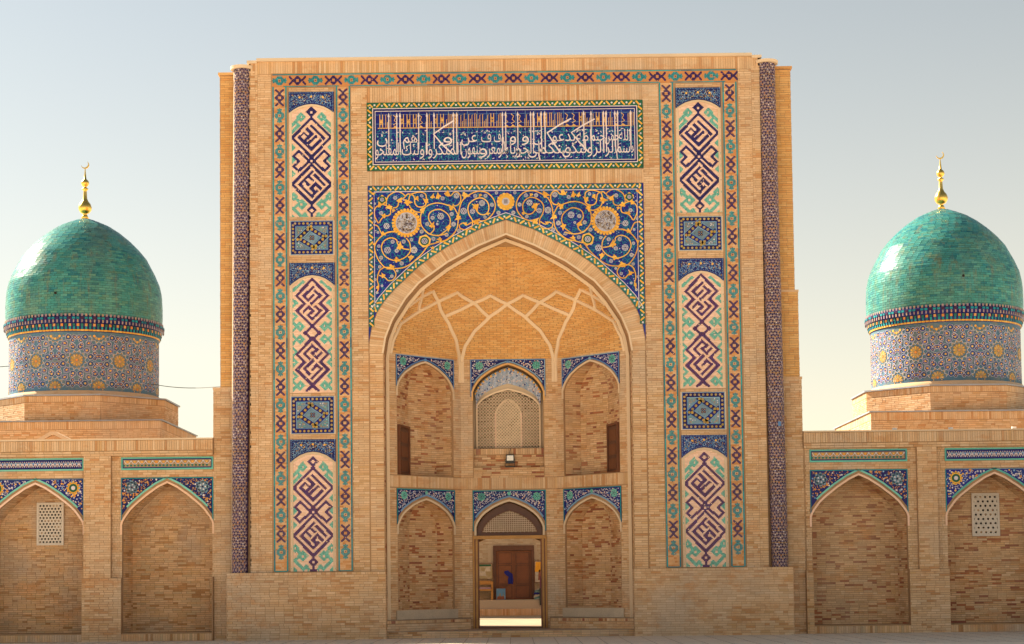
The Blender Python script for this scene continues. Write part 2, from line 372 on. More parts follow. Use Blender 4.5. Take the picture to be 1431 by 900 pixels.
def voussoirs(B,fr,inner,outer,m='brick',pitch=.068,base=0):
    """bricks standing across the band between two polylines"""
    def samp(P):
        d=[0]
        for a,b in zip(P,P[1:]): d.append(d[-1]+math.dist(a,b))
        return d
    di,do=samp(inner),samp(outer)
    def at(P,d,t):
        s=t*d[-1]; i=min(len(P)-2,max(0,bisect.bisect_right(d,s)-1)); f=(s-d[i])/max(1e-9,d[i+1]-d[i])
        return (P[i][0]+(P[i+1][0]-P[i][0])*f,P[i][1]+(P[i+1][1]-P[i][1])*f)
    n=max(2,int(do[-1]/pitch))
    for i in range(n):
        t0=(i+.06)/n;t1=(i+.94)/n
        q=[at(inner,di,t0),at(inner,di,t1),at(outer,do,t1),at(outer,do,t0)]
        B.curved.prism(fr,q,base-.002,base+random.uniform(.007,.015),m)
# recess behind an arch: plan given as (u fraction of a, depth); dome=True closes like a half dome
def recess(mb,B,fr,A,plan,m_mortar,m_brick,dome=True,mirror=False,course=.06,n=0,offset=0):
    if mirror: plan=[(-u,d) for u,d in plan[::-1]]
    def pt(i,f,z):
        w=A.w(z); s=w/A.a; ds=s**.45 if dome else 1
        (u0,d0),(u1,d1)=plan[i],plan[i+1]
        u=(u0+(u1-u0)*f)*w; d=(d0+(d1-d0)*f)*ds
        return fr(A.c+u,z,n-offset-d)
    hz=[A.z0]+[z for x,z in A.half()[::-1]]
    hz=[A.z0,A.z0+(A.zs-A.z0)/2]+[z for x,z in A.half()[::-1]]
    for i in range(len(plan)-1):
        for z0,z1 in zip(hz,hz[1:]):
            mb.add([pt(i,0,z0),pt(i,1,z0),pt(i,1,z1),pt(i,0,z1)],[(0,1,2,3)],m_mortar)
        # courses
        L=math.dist(pt(i,0,A.z0),pt(i,1,A.z0))
        nr=int((A.za-A.z0)/course)
        for r in range(nr):
            z0=A.z0+r*course; z1=z0+course-.011
            if z1>A.za-.03: break
            s=A.w((z0+z1)/2)/A.a; LL=L*s
            if LL<.08: continue
            nb=LL/.262; c=-(r%2)*.5-random.random()*.15
            while c<nb:
                a=max(0,c+.018)/nb; b=min(nb,c+random.choice((1,1,1,.5))-.018)/nb
                c=b*nb+.018 if b<1 else nb
                if (b-a)*LL<.03: continue
                P=[Vector(pt(i,a,z0)),Vector(pt(i,b,z0)),Vector(pt(i,b,z1)),Vector(pt(i,a,z1))]
                nv=(P[1]-P[0]).cross(P[3]-P[0]).normalized(); h=random.uniform(.006,.014)
                Q=[p+nv*h for p in P]
                B.curved.add([tuple(p) for p in P+Q],[(4,5,6,7),(0,1,5,4),(1,2,6,5),(2,3,7,6),(3,0,4,7)],m_brick)
    # floor of the recess
    pts=[pt(i,0,A.z0) for i in range(len(plan)-1)]+[pt(len(plan)-2,1,A.z0)]
    mb.add(pts,[tuple(range(len(pts)))],m_mortar)
    return pt
SCROLLS=[[[-3.6,11.69],[-3.69,11.86],[-3.71,12.0],[-3.68,12.13],[-3.59,12.2],[-3.49,12.23],[-3.37,12.19],[-3.27,12.12],[-3.25,12.0],[-3.29,11.92],[-3.41,11.89],[-3.5,11.83],[-3.58,11.7]],[[-3.74,11.65],[-3.65,11.63],[-3.6,11.58],[-3.54,11.45],[-3.48,11.37],[-3.34,11.42],[-3.2,11.45],[-3.11,11.47]],[[-3.37,12.2],[-3.37,12.31],[-3.32,12.45],[-3.21,12.54],[-3.07,12.59],[-2.94,12.55],[-2.84,12.46],[-2.88,12.4],[-3.01,12.32],[-3.04,12.2],[-3.09,12.14],[-3.19,12.12]],[[-2.82,12.46],[-2.76,12.52],[-2.68,12.51],[-2.5,12.56],[-2.36,12.56],[-2.26,12.5],[-2.24,12.38],[-2.25,12.23],[-2.34,12.15],[-2.48,12.15],[-2.56,12.24],[-2.57,12.36],[-2.6,12.46],[-2.68,12.5],[-2.72,12.42],[-2.74,12.32]],[[-2.72,12.2],[-2.69,12.12],[-2.58,12.03],[-2.46,11.99],[-2.36,12.01]],[[-1.96,12.25],[-2.14,12.21],[-2.3,12.11],[-2.39,11.95],[-2.41,11.79],[-2.39,11.62],[-2.29,11.48],[-2.15,11.37],[-1.96,11.32],[-1.88,11.33],[-1.76,11.41],[-1.64,11.51],[-1.59,11.61],[-1.57,11.76],[-1.62,11.9],[-1.74,12.01],[-1.88,12.07],[-2.04,12.04],[-2.16,11.95],[-2.18,11.8],[-2.12,11.68],[-2.04,11.58],[-2.04,11.48],[-2.13,11.38]],[[-1.96,12.25],[-1.83,12.24],[-1.69,12.2],[-1.55,12.15],[-1.47,12.12],[-1.41,12.02],[-1.35,11.88],[-1.36,11.63],[-1.4,11.49],[-1.5,11.33],[-1.64,11.21],[-1.8,11.14],[-1.97,11.15]],[[-1.35,11.71],[-1.33,11.92],[-1.3,12.12],[-1.23,12.3],[-1.11,12.42],[-0.94,12.52],[-0.78,12.57],[-0.62,12.56],[-0.48,12.5],[-0.36,12.37],[-0.3,12.21],[-0.31,12.05],[-0.38,11.91],[-0.51,11.78],[-0.67,11.72],[-0.83,11.75]],[[-0.95,11.61],[-0.95,11.75],[-1.03,11.89],[-1.07,12.04],[-1.05,12.18],[-0.97,12.28],[-0.84,12.36],[-0.7,12.38],[-0.58,12.33],[-0.49,12.21],[-0.48,12.07],[-0.52,11.95],[-0.63,11.9],[-0.75,11.93],[-0.83,12.03],[-0.89,12.16],[-0.95,12.2]],[[-1.73,12.53],[-1.65,12.45],[-1.53,12.47],[-1.47,12.54],[-1.39,12.56],[-1.31,12.51],[-1.27,12.41],[-1.28,12.28],[-1.35,12.19],[-1.45,12.16],[-1.49,12.22]],[[-1.32,11.63],[-1.3,11.53],[-1.18,11.48],[-1.03,11.5],[-0.95,11.58]],[[-1.29,11.63],[-1.21,11.67],[-1.11,11.61],[-0.97,11.69]],[[-3.13,11.44],[-3.31,11.44],[-3.45,11.37],[-3.58,11.26],[-3.69,11.1],[-3.71,10.95],[-3.65,10.74],[-3.56,10.58],[-3.43,10.44],[-3.27,10.4],[-3.05,10.4],[-2.87,10.43],[-2.69,10.53],[-2.53,10.66],[-2.37,10.82],[-2.26,10.97],[-2.19,11.06]],[[-2.82,11.26],[-2.73,11.14],[-2.7,11.0],[-2.71,10.87],[-2.8,10.75],[-2.91,10.68],[-3.09,10.62],[-3.25,10.65],[-3.38,10.72],[-3.47,10.83],[-3.52,10.99],[-3.47,11.15],[-3.36,11.24],[-3.22,11.27],[-3.09,11.21],[-3.07,11.12],[-3.02,11.04],[-2.91,10.96],[-2.73,10.93]],[[-3.43,10.44],[-3.56,10.36],[-3.62,10.22],[-3.64,10.06],[-3.6,9.9],[-3.64,9.75]],[[-3.43,10.43],[-3.25,10.42],[-3.14,10.31],[-3.12,10.19],[-3.21,10.07],[-3.34,10.06],[-3.43,10.15],[-3.59,10.21]],[[-2.24,11.06],[-2.06,11.09],[-1.88,11.14],[-1.7,11.19],[-1.54,11.31],[-1.42,11.44]],[[-2.32,11.5],[-2.19,11.38],[-2.03,11.33],[-1.85,11.33],[-1.65,11.38]]]
FLOWERS=[[-3.12,12.41,0.06],[-3.37,11.61,0.09],[-3.52,11.98,0.06],[-2.37,12.46,0.05],[-2.22,11.65,0.06],[-2.07,11.83,0.06],[-2.38,11.44,0.06],[-3.61,11.43,0.04],[-3.2,11.16,0.06],[-2.89,11.16,0.06],[-2.67,11.21,0.05],[-2.05,11.23,0.06],[-3.7,11.74,0.04],[-2.88,12.35,0.03],[-3.69,12.25,0.03],[-1.39,12.45,0.08],[-1.78,12.38,0.06],[-1.84,11.87,0.1],[-1.19,12.01,0.1],[-1.53,11.93,0.06],[-1.48,11.64,0.07],[-0.67,12.23,0.09],[-0.94,12.0,0.08],[-0.39,12.18,0.06],[-0.86,12.44,0.06],[-0.57,12.44,0.06],[-0.26,12.52,0.05],[-0.21,11.95,0.06],[-0.59,11.83,0.05],[-1.33,11.45,0.06],[-1.68,11.34,0.06],[-1.94,11.65,0.04],[-3.35,10.92,0.1],[-2.6,10.92,0.1],[-3.09,10.9,0.06],[-3.53,10.71,0.06],[-3.59,11.04,0.05],[-2.95,10.54,0.06],[-3.57,10.45,0.05],[-3.23,10.18,0.05],[-3.08,10.33,0.04],[-3.51,9.91,0.04],[-3.7,10.09,0.04],[-3.65,9.72,0.04]]
LEAVES=[[-2.76,12.28,0.12],[-2.26,12.31,0.1],[-2.34,12.05,0.1],[-2.99,12.34,0.1],[-3.29,12.14,0.1],[-3.46,11.39,0.08],[-3.57,12.21,0.08],[-3.17,12.04,0.06],[-3.73,12.54,0.06],[-3.45,11.9,0.08],[-2.5,12.38,0.08],[-2.06,12.44,0.08],[-1.35,11.81,0.1],[-1.13,12.46,0.12],[-1.55,12.12,0.1],[-1.62,11.53,0.1],[-0.83,11.71,0.12],[-1.88,11.21,0.08],[-1.63,12.51,0.1],[-1.91,12.45,0.1],[-0.72,12.45,0.06],[-0.5,11.93,0.06],[-1.15,11.65,0.06],[-0.83,12.11,0.12],[-2.08,11.62,0.1],[-3.25,10.42,0.12],[-3.07,10.64,0.1],[-3.48,10.2,0.08],[-2.69,10.69,0.1],[-3.72,11.1,0.05],[-2.08,10.97,0.06],[-3.63,9.86,0.06],[-3.0,11.03,0.12]]
# ------------------------------------------------------------------ ornament
def flower(mb,fr,u,v,r,n,petal='petal',core='plum'):
    mb.disc(fr,u,v,r,n,n+.006,petal,k=8,ph=random.random())
    if r>.045:
        for i in range(6): mb.disc(fr,u+r*.58*math.cos(i*PI/3),v+r*.58*math.sin(i*PI/3),r*.16,n+.006,n+.009,core,k=5)
    mb.disc(fr,u,v,r*.25,n+.006,n+.009,core,k=5)
def leafshape(mb,fr,u,v,r,n,m='gold',ang=0):
    def rot(x,y): return (u+x*math.cos(ang)-y*math.sin(ang),v+x*math.sin(ang)+y*math.cos(ang))
    mb.prism(fr,[rot(*p) for p in ((-r,-.12*r),(-.3*r,-.5*r),(.5*r,-.3*r),(1.2*r,0),(.55*r,.2*r),(-.1*r,.55*r),(-.45*r,.25*r))],n,n+.007,m)
    mb.disc(fr,*rot(-.1*r,-.55*r),.32*r,n,n+.008,m,k=7); mb.disc(fr,*rot(-.5*r,.42*r),.3*r,n,n+.008,m,k=7)
    mb.disc(fr,*rot(0,0),.12*r,n+.008,n+.011,'orange',k=5)
def curl(u,v,r,a,turn,k=7):
    P=[]
    for i in range(k):
        t=i/(k-1); rr=r*(1-.6*t); P.append((u+rr*math.cos(a+turn*t),v+rr*math.sin(a+turn*t)))
    return P
def scatter(mb,fr,inside,u0,u1,v0,v1,step,n,palette,size=(.012,.028),curls=('sky',.35),cs=.07):
    v=v0
    while v<v1:
        u=u0
        while u<u1:
            x=u+random.uniform(-.4,.4)*step; y=v+random.uniform(-.4,.4)*step
            if inside(x,y):
                if random.random()<curls[1]:
                    mb.ribbon(fr,curl(x,y,cs*random.uniform(.6,1.1),random.random()*6.28,random.choice((-1,1))*random.uniform(2.5,4.5),6),.012,n,n+.004,curls[0])
                else:
                    mb.disc(fr,x,y,random.uniform(*size),n,n+.006,random.choice(palette),k=random.choice((4,5,6)),ph=random.random()*3)
            u+=step
        v+=step
def wave_border(mb,fr,path,w,n,base='green',leaf='gold',dot='white',period=.42,closed=False):
    """path: centre line of the band"""
    mb.ribbon(fr,path,w,n-.004,n,base,closed=closed)
    P=path+([path[0]] if closed else [])
    d=[0]
    for a,b in zip(P,P[1:]): d.append(d[-1]+math.dist(a,b))
    def at(s,o):
        i=min(len(P)-2,max(0,bisect.bisect_right(d,s)-1)); a,b=P[i],P[i+1]; L=max(1e-9,d[i+1]-d[i]); f=(s-d[i])/L
        dx,dy=(b[0]-a[0])/L,(b[1]-a[1])/L
        return (a[0]+dx*f*L-dy*o,a[1]+dy*f*L+dx*o)
    k=max(1,round(d[-1]/period)); p=d[-1]/k
    for i in range(k):
        s0=i*p
        for h,sg in ((0,1),(p/2,-1)):
            c=s0+h
            mb.ribbon(fr,[at(c+.02*p,-sg*w*.36),at(c+.10*p,-sg*w*.18),at(c+.2*p,sg*w*.16),at(c+.28*p,sg*w*.34)],w*.3,n,n+.006,leaf)
            mb.disc(fr,*at(c+.40*p,-sg*w*.06),w*.2,n,n+.007,dot,k=6)
def rect_path(a,b,c,d): return [(a,c),(b,c),(b,d),(a,d)]
def frame_lines(mb,fr,a,b,c,d,w,n0,n1,m):
    mb.box(fr,a,b,c,c+w,n0,n1,m); mb.box(fr,a,b,d-w,d,n0,n1,m); mb.box(fr,a,a+w,c+w,d-w,n0,n1,m); mb.box(fr,b-w,b,c+w,d-w,n0,n1,m)

X_MOTIF=["XX.....XX","XXX...XXX",".XXX.XXX.","..XXXXX..","...XXX...","...XXX...","..XXXXX..",".XXXXXXX.","XXX...XXX","XXX...XXX"]
X_MOTIF=X_MOTIF+X_MOTIF[:9][::-1]
F_MOTIF=["....T....","..TTTTT..","..TTTTT..","...TTT...","..TTTTT..",".TTTTTTT.","TTTTTTTTT","TTT...TTT","TTT.N.TTT"]
F_MOTIF=F_MOTIF+F_MOTIF[:8][::-1]
CELL=.0257
def put_motif(mb,fr,rows,cu,cv,n,horizontal=False):
    H=len(rows);W=len(rows[0])
    for j,r in enumerate(rows):
        for i,ch in enumerate(r):
            if ch=='.' or random.random()<.012: continue
            a=(i-W/2)*CELL*1.12; b=(H/2-j-1)*CELL
            m={'X':'navy','T':'turq','N':'navy'}[ch]
            e=.0015
            if horizontal: mb.box(fr,cu+b+e,cu+b+CELL-e,cv+a+e,cv+a+CELL*1.12-e,n,n+.006,m)
            else: mb.box(fr,cu+a+e,cu+a+CELL*1.12-e,cv+b+e,cv+b+CELL-e,n,n+.006,m)

def seg_hit(x,y,segs):
    for (x0,y0,x1,y1,t) in segs:
        dx,dy=x1-x0,y1-y0; L=math.hypot(dx,dy); ux,uy=dx/L,dy/L
        px,py=x-x0,y-y0; a=px*ux+py*uy; b=abs(-px*uy+py*ux)
        if -t/2<=a<=L+t/2 and b<=t/2: return True
    return False
def polysegs(P,t,closed=False):
    t*=1.17
    o=[(*P[i],*P[i+1],t) for i in range(len(P)-1)]
    if closed: o.append((*P[-1],*P[0],t))
    return o
def dia(x,y,h): return [(x,y-h),(x+h,y),(x,y+h),(x-h,y)]
def mirx(P): return [(-x,y) for x,y in P]
def kufic_a():
    """offsets in photo pixels from panel centre line, y down from the small top diamond"""
    n=[];t=[];w=3.5
    n+=polysegs(dia(0,0,5.2),3.1,True); n+=polysegs([(0,6),(0,9)],2)
    for top in (8.5,75.5):
        n+=polysegs([(0,top),(-27.3,top+28),(0,top+56),(27.6,top+28)],w,True)
    c=-42.8;o=-14.5
    g=lambda P,oo: [(c+x/10,oo+y/10) for x,y in P]
    n+=polysegs(g([(425,345),(600,520)],o),w)
    n+=polysegs(g([(365,390),(435,460),(345,550)],o),w)
    n+=polysegs(g([(320,440),(385,505),(320,570),(255,505)],o),2.4,True)
    n+=polysegs(g([(255,505),(425,680),(550,555)],o),w)
    n+=polysegs(g([(375,600),(490,500)],o),w)
    o2=65.5
    n+=polysegs(g([(475,250),(600,385)],o2),w)
    n+=polysegs(g([(435,205),(260,380),(430,555),(495,485)],o2),w)
    n+=polysegs(g([(385,270),(445,325)],o2),w); n+=polysegs(g([(330,325),(385,385)],o2),w)
    n+=polysegs(g([(550,440),(485,370),(420,440),(465,485)],o2),w)
    for s in (1,-1):
        n+=polysegs([(s*x,y) for x,y in ((5,68),(18.5,56),(25.3,63),(18,70.5),(25.3,77.5),(18.5,84.5),(5,72))],3.1)
    n+=polysegs(dia(0,70,4.5),2.6,True)
    n+=polysegs(dia(0,140.5,5.4),2.6,True); n+=polysegs([(0,131.5),(0,135)],2); n+=polysegs([(0,147),(0,152)],2.2); n+=polysegs([(-4,152),(4,152)],2)
    for s in (1,-1):
        f=lambda P:[(s*x,y) for x,y in P]
        t+=polysegs(f(dia(-14.3,7,4.6)),3.5,True); t+=polysegs(f([(-18,10),(-27,19)]),3.7); t+=polysegs(f([(-22,14),(-18,19),(-28,29)]),3.7)
        for yy in (51,69,88): t+=polysegs(f([(-29,yy-4),(-25,yy),(-29,yy+4)]),3.3)
        t+=polysegs(f(dia(-25,121,4)),3.3,True); t+=polysegs(f(dia(-14.5,132,5.2)),3.5,True); t+=polysegs(f([(-22,124),(-17,129)]),3.3)
        t+=polysegs(f([(-20,133),(-26,138),(-14,150),(-10,146),(-7,150)]),3.5); t+=polysegs(f([(-28,149),(-25,152)]),4)
    return n,t
def kufic_b():
    n=[];t=[];w=3.4
    for o,d in ((0,0),(83.3,0)):
        n+=polysegs([(0,o),(-21.8,o+23.5),(-11,o+34.3),(-21.8,o+45.2),(0,o+66.8),(21.8,o+45.2),(11,o+34.3),(21.8,o+23.5)],w,True)
    n+=polysegs([(0,66.8),(-10.3,76.5),(0,86)],w); n+=polysegs([(0,66.8),(10.3,76.5),(0,86)],w)
    n+=polysegs([(0,150.2),(-8,158)],w); n+=polysegs([(0,150.2),(8,158)],w)
    k=lambda P:[((x-445)/10.59,(y-45)/10.59) for x,y in P]
    n+=polysegs(k([(455,170),(320,300),(385,365),(455,290)]),3.2)
    n+=polysegs(k([(490,230),(570,295),(430,415)]),3.2)
    n+=polysegs(k([(320,530),(390,465),(460,530),(385,585),(445,650),(570,520),(490,460)]),3.2)
    q=lambda P:[((x-422)/10,(y-90)/10+83.5) for x,y in P]
    n+=polysegs(q([(380,380),(305,310),(420,195),(490,260),(415,310),(480,375),(545,300)]),3.2)
    n+=polysegs(q([(435,405),(310,530),(375,600)]),3.2); n+=polysegs(q([(420,540),(480,470),(550,530),(415,655)]),3.2)
    for s in (1,-1):
        f=lambda P:[(s*x,y) for x,y in P]
        t+=polysegs(f([(-28,17),(-13,4)]),3.3)
        for yy in (34,118): t+=polysegs(f([(-28,yy-5),(-22,yy),(-28,yy+5)]),3.5)
        for yy in (52,102,136): 
            t+=polysegs(f([(-28,yy-4),(-22,yy+1),(-27,yy+6)]),3.1)
        for yy in (67,85.5,151): 
            t+=polysegs(f(dia(-17.5,yy,4.6)),3.5,True); t+=polysegs(f([(-22,yy),(-27.5,yy-6)]),3.3); t+=polysegs(f([(-22,yy),(-27.5,yy+6)]),3.3)
    return n,t
def kufic_panel(fr,cu,ztop,zbot,A,kind,parent,navy):
    """ztop: where pattern coordinate 0 is; A: the arch that crowns the panel"""
    pn=MB(); pn.box(fr,cu-.64,cu+.64,zbot,A.half()[0][1]+.0,0,.004,'plaster')
    base=pn.build('kufic_panel',parent)
    n,t=(kufic_a if kind=='a' else kufic_b)()
    S=1/50.
    tl={navy:MB(),'aqua':MB(),'cream':MB()}
    c=.0325
    rows=int((A.za-zbot)/c); cols=38; cw=1.24/cols
    for r in range(rows):
        v=zbot+r*c; vm=v+c/2; run=None
        for k in range(cols+1):
            col=None
            if k<cols:
                um=-.62+(k+.5)*cw
                if vm<A.top(cu+um,-.06) or vm<A.zs:
                    px,py=um/S,(ztop-vm)/S
                    col=navy if seg_hit(px,py,n) else ('aqua' if seg_hit(px,py,t) else 'cream')
            if run and (col!=run[0] or col!='cream' or k-run[1]>=4):
                a=cu-.62+run[1]*cw; b=cu-.62+k*cw
                tl[run[0]].box(fr,a+.0012,b-.0012,v+.0015,v+c-.0015,.003,.012+random.uniform(-.002,.002),run[0]); run=None
            if col and random.random()<.006: col=None
            if col and not run: run=(col,k)
    names={navy:'dark_tile','aqua':'turquoise_tile','cream':'cream_tile'}
    for k,mb in tl.items(): mb.build(names[k],base,kind='stuff')
    # slim arch moulding and little floral spandrel above
    sp=MB(); P=[p for p in A.line(.015) if True]
    u0,u1=cu-.64,cu+.64; zt=A.za+.36
    poly=[(u0,A.zs+.0)]+[p for p in P if u0<p[0]<u1 and p[1]>A.zs]+[(u1,A.zs),(u1,zt),(u0,zt)]
    sp.prism(fr,poly,0,.02,'deep')
    ins=lambda x,y: u0+.07<x<u1-.07 and y<zt-.07 and y>A.top(x,.08) and y>A.zs+.1
    for ring,stp in ((.03,.045),):
        x=u0+.03
        while x<u1: sp.box(fr,x-.01,x+.01,zt-.04,zt-.02,.02,.026,'sky'); x+=stp
        y=A.zs+.1
        while y<zt: 
            for xx in (u0+.03,u1-.03): sp.box(fr,xx-.01,xx+.01,y-.01,y+.01,.02,.026,'sky')
            y+=stp
        L=A.line(.05)
        for a,b in zip(L,L[1:]):
            kk=max(1,int(math.dist(a,b)/.045))
            for q in range(kk):
                f=(q+.5)/kk; x=a[0]+(b[0]-a[0])*f; y=a[1]+(b[1]-a[1])*f
                if u0<x<u1: sp.disc(fr,x,y,.013,.02,.026,'sky',k=4)
    scatter(sp,fr,ins,u0,u1,A.zs,zt,.042,.02,['mustard','petal','sky','sky','mustard','brownglaze'],(.011,.02),('sky',.5),.045)
    for dx in (-.33,0,.33): sp.disc(fr,cu+dx,zt-.16+.02*(dx==0),.032,.02,.03,'gold',k=8)
    sp.build('floral_spandrel',base)
    ar=MB(); ar.ribbon(fr,[(x,z) for x,z in A.line(-.02)],.05,0,.03,'plaster'); ar.build('arch_moulding',base)
    return base
def star_panel(fr,cu,z0,z1,parent):
    mb=MB(); h=.64; v0,v1=z0,z1; cv=(v0+v1)/2; H=(v1-v0)/2
    W=.60
    mb.box(fr,cu-h,cu+h,v0,v1,0,.012,'plaster'); mb.box(fr,cu-W,cu+W,v0+.02,v1-.02,.012,.018,'greyblue')
    W2=W;H2=H-.02;bw=.14
    for a,b,c,d in ((-W2,W2,H2-bw,H2),(-W2,W2,-H2,-H2+bw),(-W2,-W2+bw,-H2+bw,H2-bw),(W2-bw,W2,-H2+bw,H2-bw)):
        mb.box(fr,cu+a,cu+b,cv+c,cv+d,.018,.022,'navy')
    def dots(x0,y0,x1,y1,k):
        for i in range(k):
            f=(i+.5)/k; x=cu+x0+(x1-x0)*f; y=cv+y0+(y1-y0)*f
            mb.disc(fr,x,y,.037,.022,.029,random.choice(('mustard','mustard','brownglaze')),k=6,ph=random.random())
    b=bw/2
    dots(-W2+b,H2-b,W2-b,H2-b,9); dots(-W2+b,-H2+b,W2-b,-H2+b,9); dots(-W2+b,-H2+b,-W2+b,H2-b,8); dots(W2-b,-H2+b,W2-b,H2-b,8)
    frame_lines(mb,fr,cu-W2+bw,cu+W2-bw,cv-H2+bw,cv+H2-bw,.02,.022,.027,'sky')
    frame_lines(mb,fr,cu-W2,cu+W2,cv-H2,cv+H2,.016,.022,.027,'sky')
    # pinwheel strapwork
    q=.36
    for ax,ay,bx,by in ((-.17,H2-bw,q,.02),(W2-bw,.10,-.02,-q),(.17,-H2+bw,-q,-.02),(-W2+bw,-.10,.02,q)):
        L=math.hypot(bx-ax,by-ay)
        mb.ribbon(fr,[(cu+ax,cv+ay),(cu+bx,cv+by)],.13,.019,.024,'navy')
        dx,dy=(bx-ax)/L,(by-ay)/L
        for s in (1,-1): mb.ribbon(fr,[(cu+ax-dy*s*.07,cv+ay+dx*s*.07),(cu+bx-dy*s*.07,cv+by+dx*s*.07)],.016,.024,.028,'sky')
        k=5
        for i in range(k):
            f=(i+.6)/k; mb.disc(fr,cu+ax+(bx-ax)*f,cv+ay+(by-ay)*f,.042,.024,.031,'mustard',k=6)
    mb.disc(fr,cu,cv,.19,.018,.022,'greyblue',k=4)
    for i in range(4): mb.disc(fr,cu+.05*math.cos(PI/4+i*PI/2),cv+.05*math.sin(PI/4+i*PI/2),.035,.022,.03,'plum',k=8); mb.disc(fr,cu+.05*math.cos(PI/4+i*PI/2),cv+.05*math.sin(PI/4+i*PI/2),.016,.03,.033,'brownglaze',k=6)
    ins=lambda x,y: abs(x-cu)<W2-bw-.04 and abs(y-cv)<H2-bw-.03 and abs(x-cu)+abs(y-cv)>.50
    scatter(mb,fr,ins,cu-W,cu+W,v0,v1,.052,.018,['brownglaze','brownglaze','aqua','white'],(.014,.022),('brownglaze',.2),.03)
    return mb.build('star_panel',parent)
def niche_spandrel(fr,A,hw,zt,parent,n=0,style='iwan',lead=.0):
    """glazed panel round the head of an arch"""
    mb=MB(); u0,u1=A.c-hw,A.c+hw; off=.075 if style=='iwan' else .12
    L=A.line(off); zb=A.zs-.02
    P=[p for p in L if p[1]>=zb and u0<p[0]<u1]
    poly=[(u0,zb-.12 if style=='iwan' else zb-.1),(u0+.02,zb-.12)]+P+[(u1-.02,zb-.12),(u1,zb-.12),(u1,zt),(u0,zt)]
    base={'iwan':'deep','lower':'deep','orange':'deep','blue':'cobalt'}[style]
    mb.prism(fr,poly,n,n+.02,base)
    nn=n+.02
    fl='turq' if style!='iwan' else 'sky'
    mb.box(fr,u0,u1,zt-.025,zt,nn,nn+.006,fl if style!='blue' else 'greyblue'); mb.box(fr,u0,u0+.025,zb-.1,zt-.025,nn,nn+.006,fl); mb.box(fr,u1-.025,u1,zb-.1,zt-.025,nn,nn+.006,fl)
    mb.ribbon(fr,[p for p in A.line(off+.022) if p[1]>zb-.12 and abs(p[0]-A.c)<hw-.035],.05 if style!='iwan' else .03,nn,nn+.006,'aqua' if style in('orange','blue') else 'sky')
    ins=lambda x,y: u0+.05<x<u1-.05 and y<zt-.05 and y>A.top(x,off+.07) and y>zb+.05
    pal={'iwan':['white','white','sky','cream'],'lower':['white','sky','cream','white'],'orange':['orange','orange','white','sky','orange'],'blue':['white','white','sky','gold','white']}[style]
    step=.058 if style in('iwan','lower') else .07
    scatter(mb,fr,ins,u0,u1,zb,zt,step,nn,pal,(.012,.026) if style in('iwan','lower') else (.014,.034),('orange' if style=='orange' else 'white',.42),.045)
    if style in('orange','blue'):
        for _ in range(26):
            x=random.uniform(u0,u1); y=random.uniform(A.zs,zt)
            if ins(x,y): leafshape(mb,fr,x,y,.05,nn,'orange',random.random()*6)
    dx=hw-.26 if style in('iwan','lower') else hw-.30; r=.10 if style in('iwan','lower') else .155
    dz=.19 if style in('iwan','lower') else .27
    for s in (-1,1):
        x,y=A.c+s*dx,zt-dz
        if style=='blue':
            mb.disc(fr,x,y,.16,nn,nn+.008,'gold',k=12); mb.disc(fr,x,y,.12,nn+.008,nn+.012,'green',k=12); mb.disc(fr,x,y,.06,nn+.012,nn+.016,'white',k=8)
            for i in range(12): mb.disc(fr,x+.17*math.cos(i*PI/6),y+.17*math.sin(i*PI/6),.03,nn,nn+.008,'gold',k=6)
        else:
            m1='aqua' if style!='orange' else 'greyblue'
            mb.disc(fr,x,y,r,nn,nn+.008,m1,k=10)
            for i in range(8): mb.disc(fr,x+r*math.cos(i*PI/4),y+r*math.sin(i*PI/4),r*.3,nn,nn+.008,m1,k=6)
            for i in range(5): mb.disc(fr,x+r*.5*math.cos(i*1.257),y+r*.5*math.sin(i*1.257),r*.16,nn+.008,nn+.011,'deep' if style!='orange' else 'white',k=5)
            mb.disc(fr,x,y,r*.2,nn+.008,nn+.012,'plum',k=6)
    if style in('iwan','lower'):
        zc=(A.half(off)[0][1]+zt)/2; mb.disc(fr,A.c,zt-.10,.055,nn,nn+.01,'aqua' if style=='lower' else 'sky',k=8)
    o=mb.build('tile_spandrel',parent)
    return o
def arch_trim(fr,A,w,n0,n1,m,parent,off=None,zlow=None,name='arch_moulding'):
    mb=MB(); mb.ribbon(fr,A.line((w/2) if off is None else off,A.zs-.25 if zlow is None else zlow),w,n0,n1,m); return mb.build(name,parent)

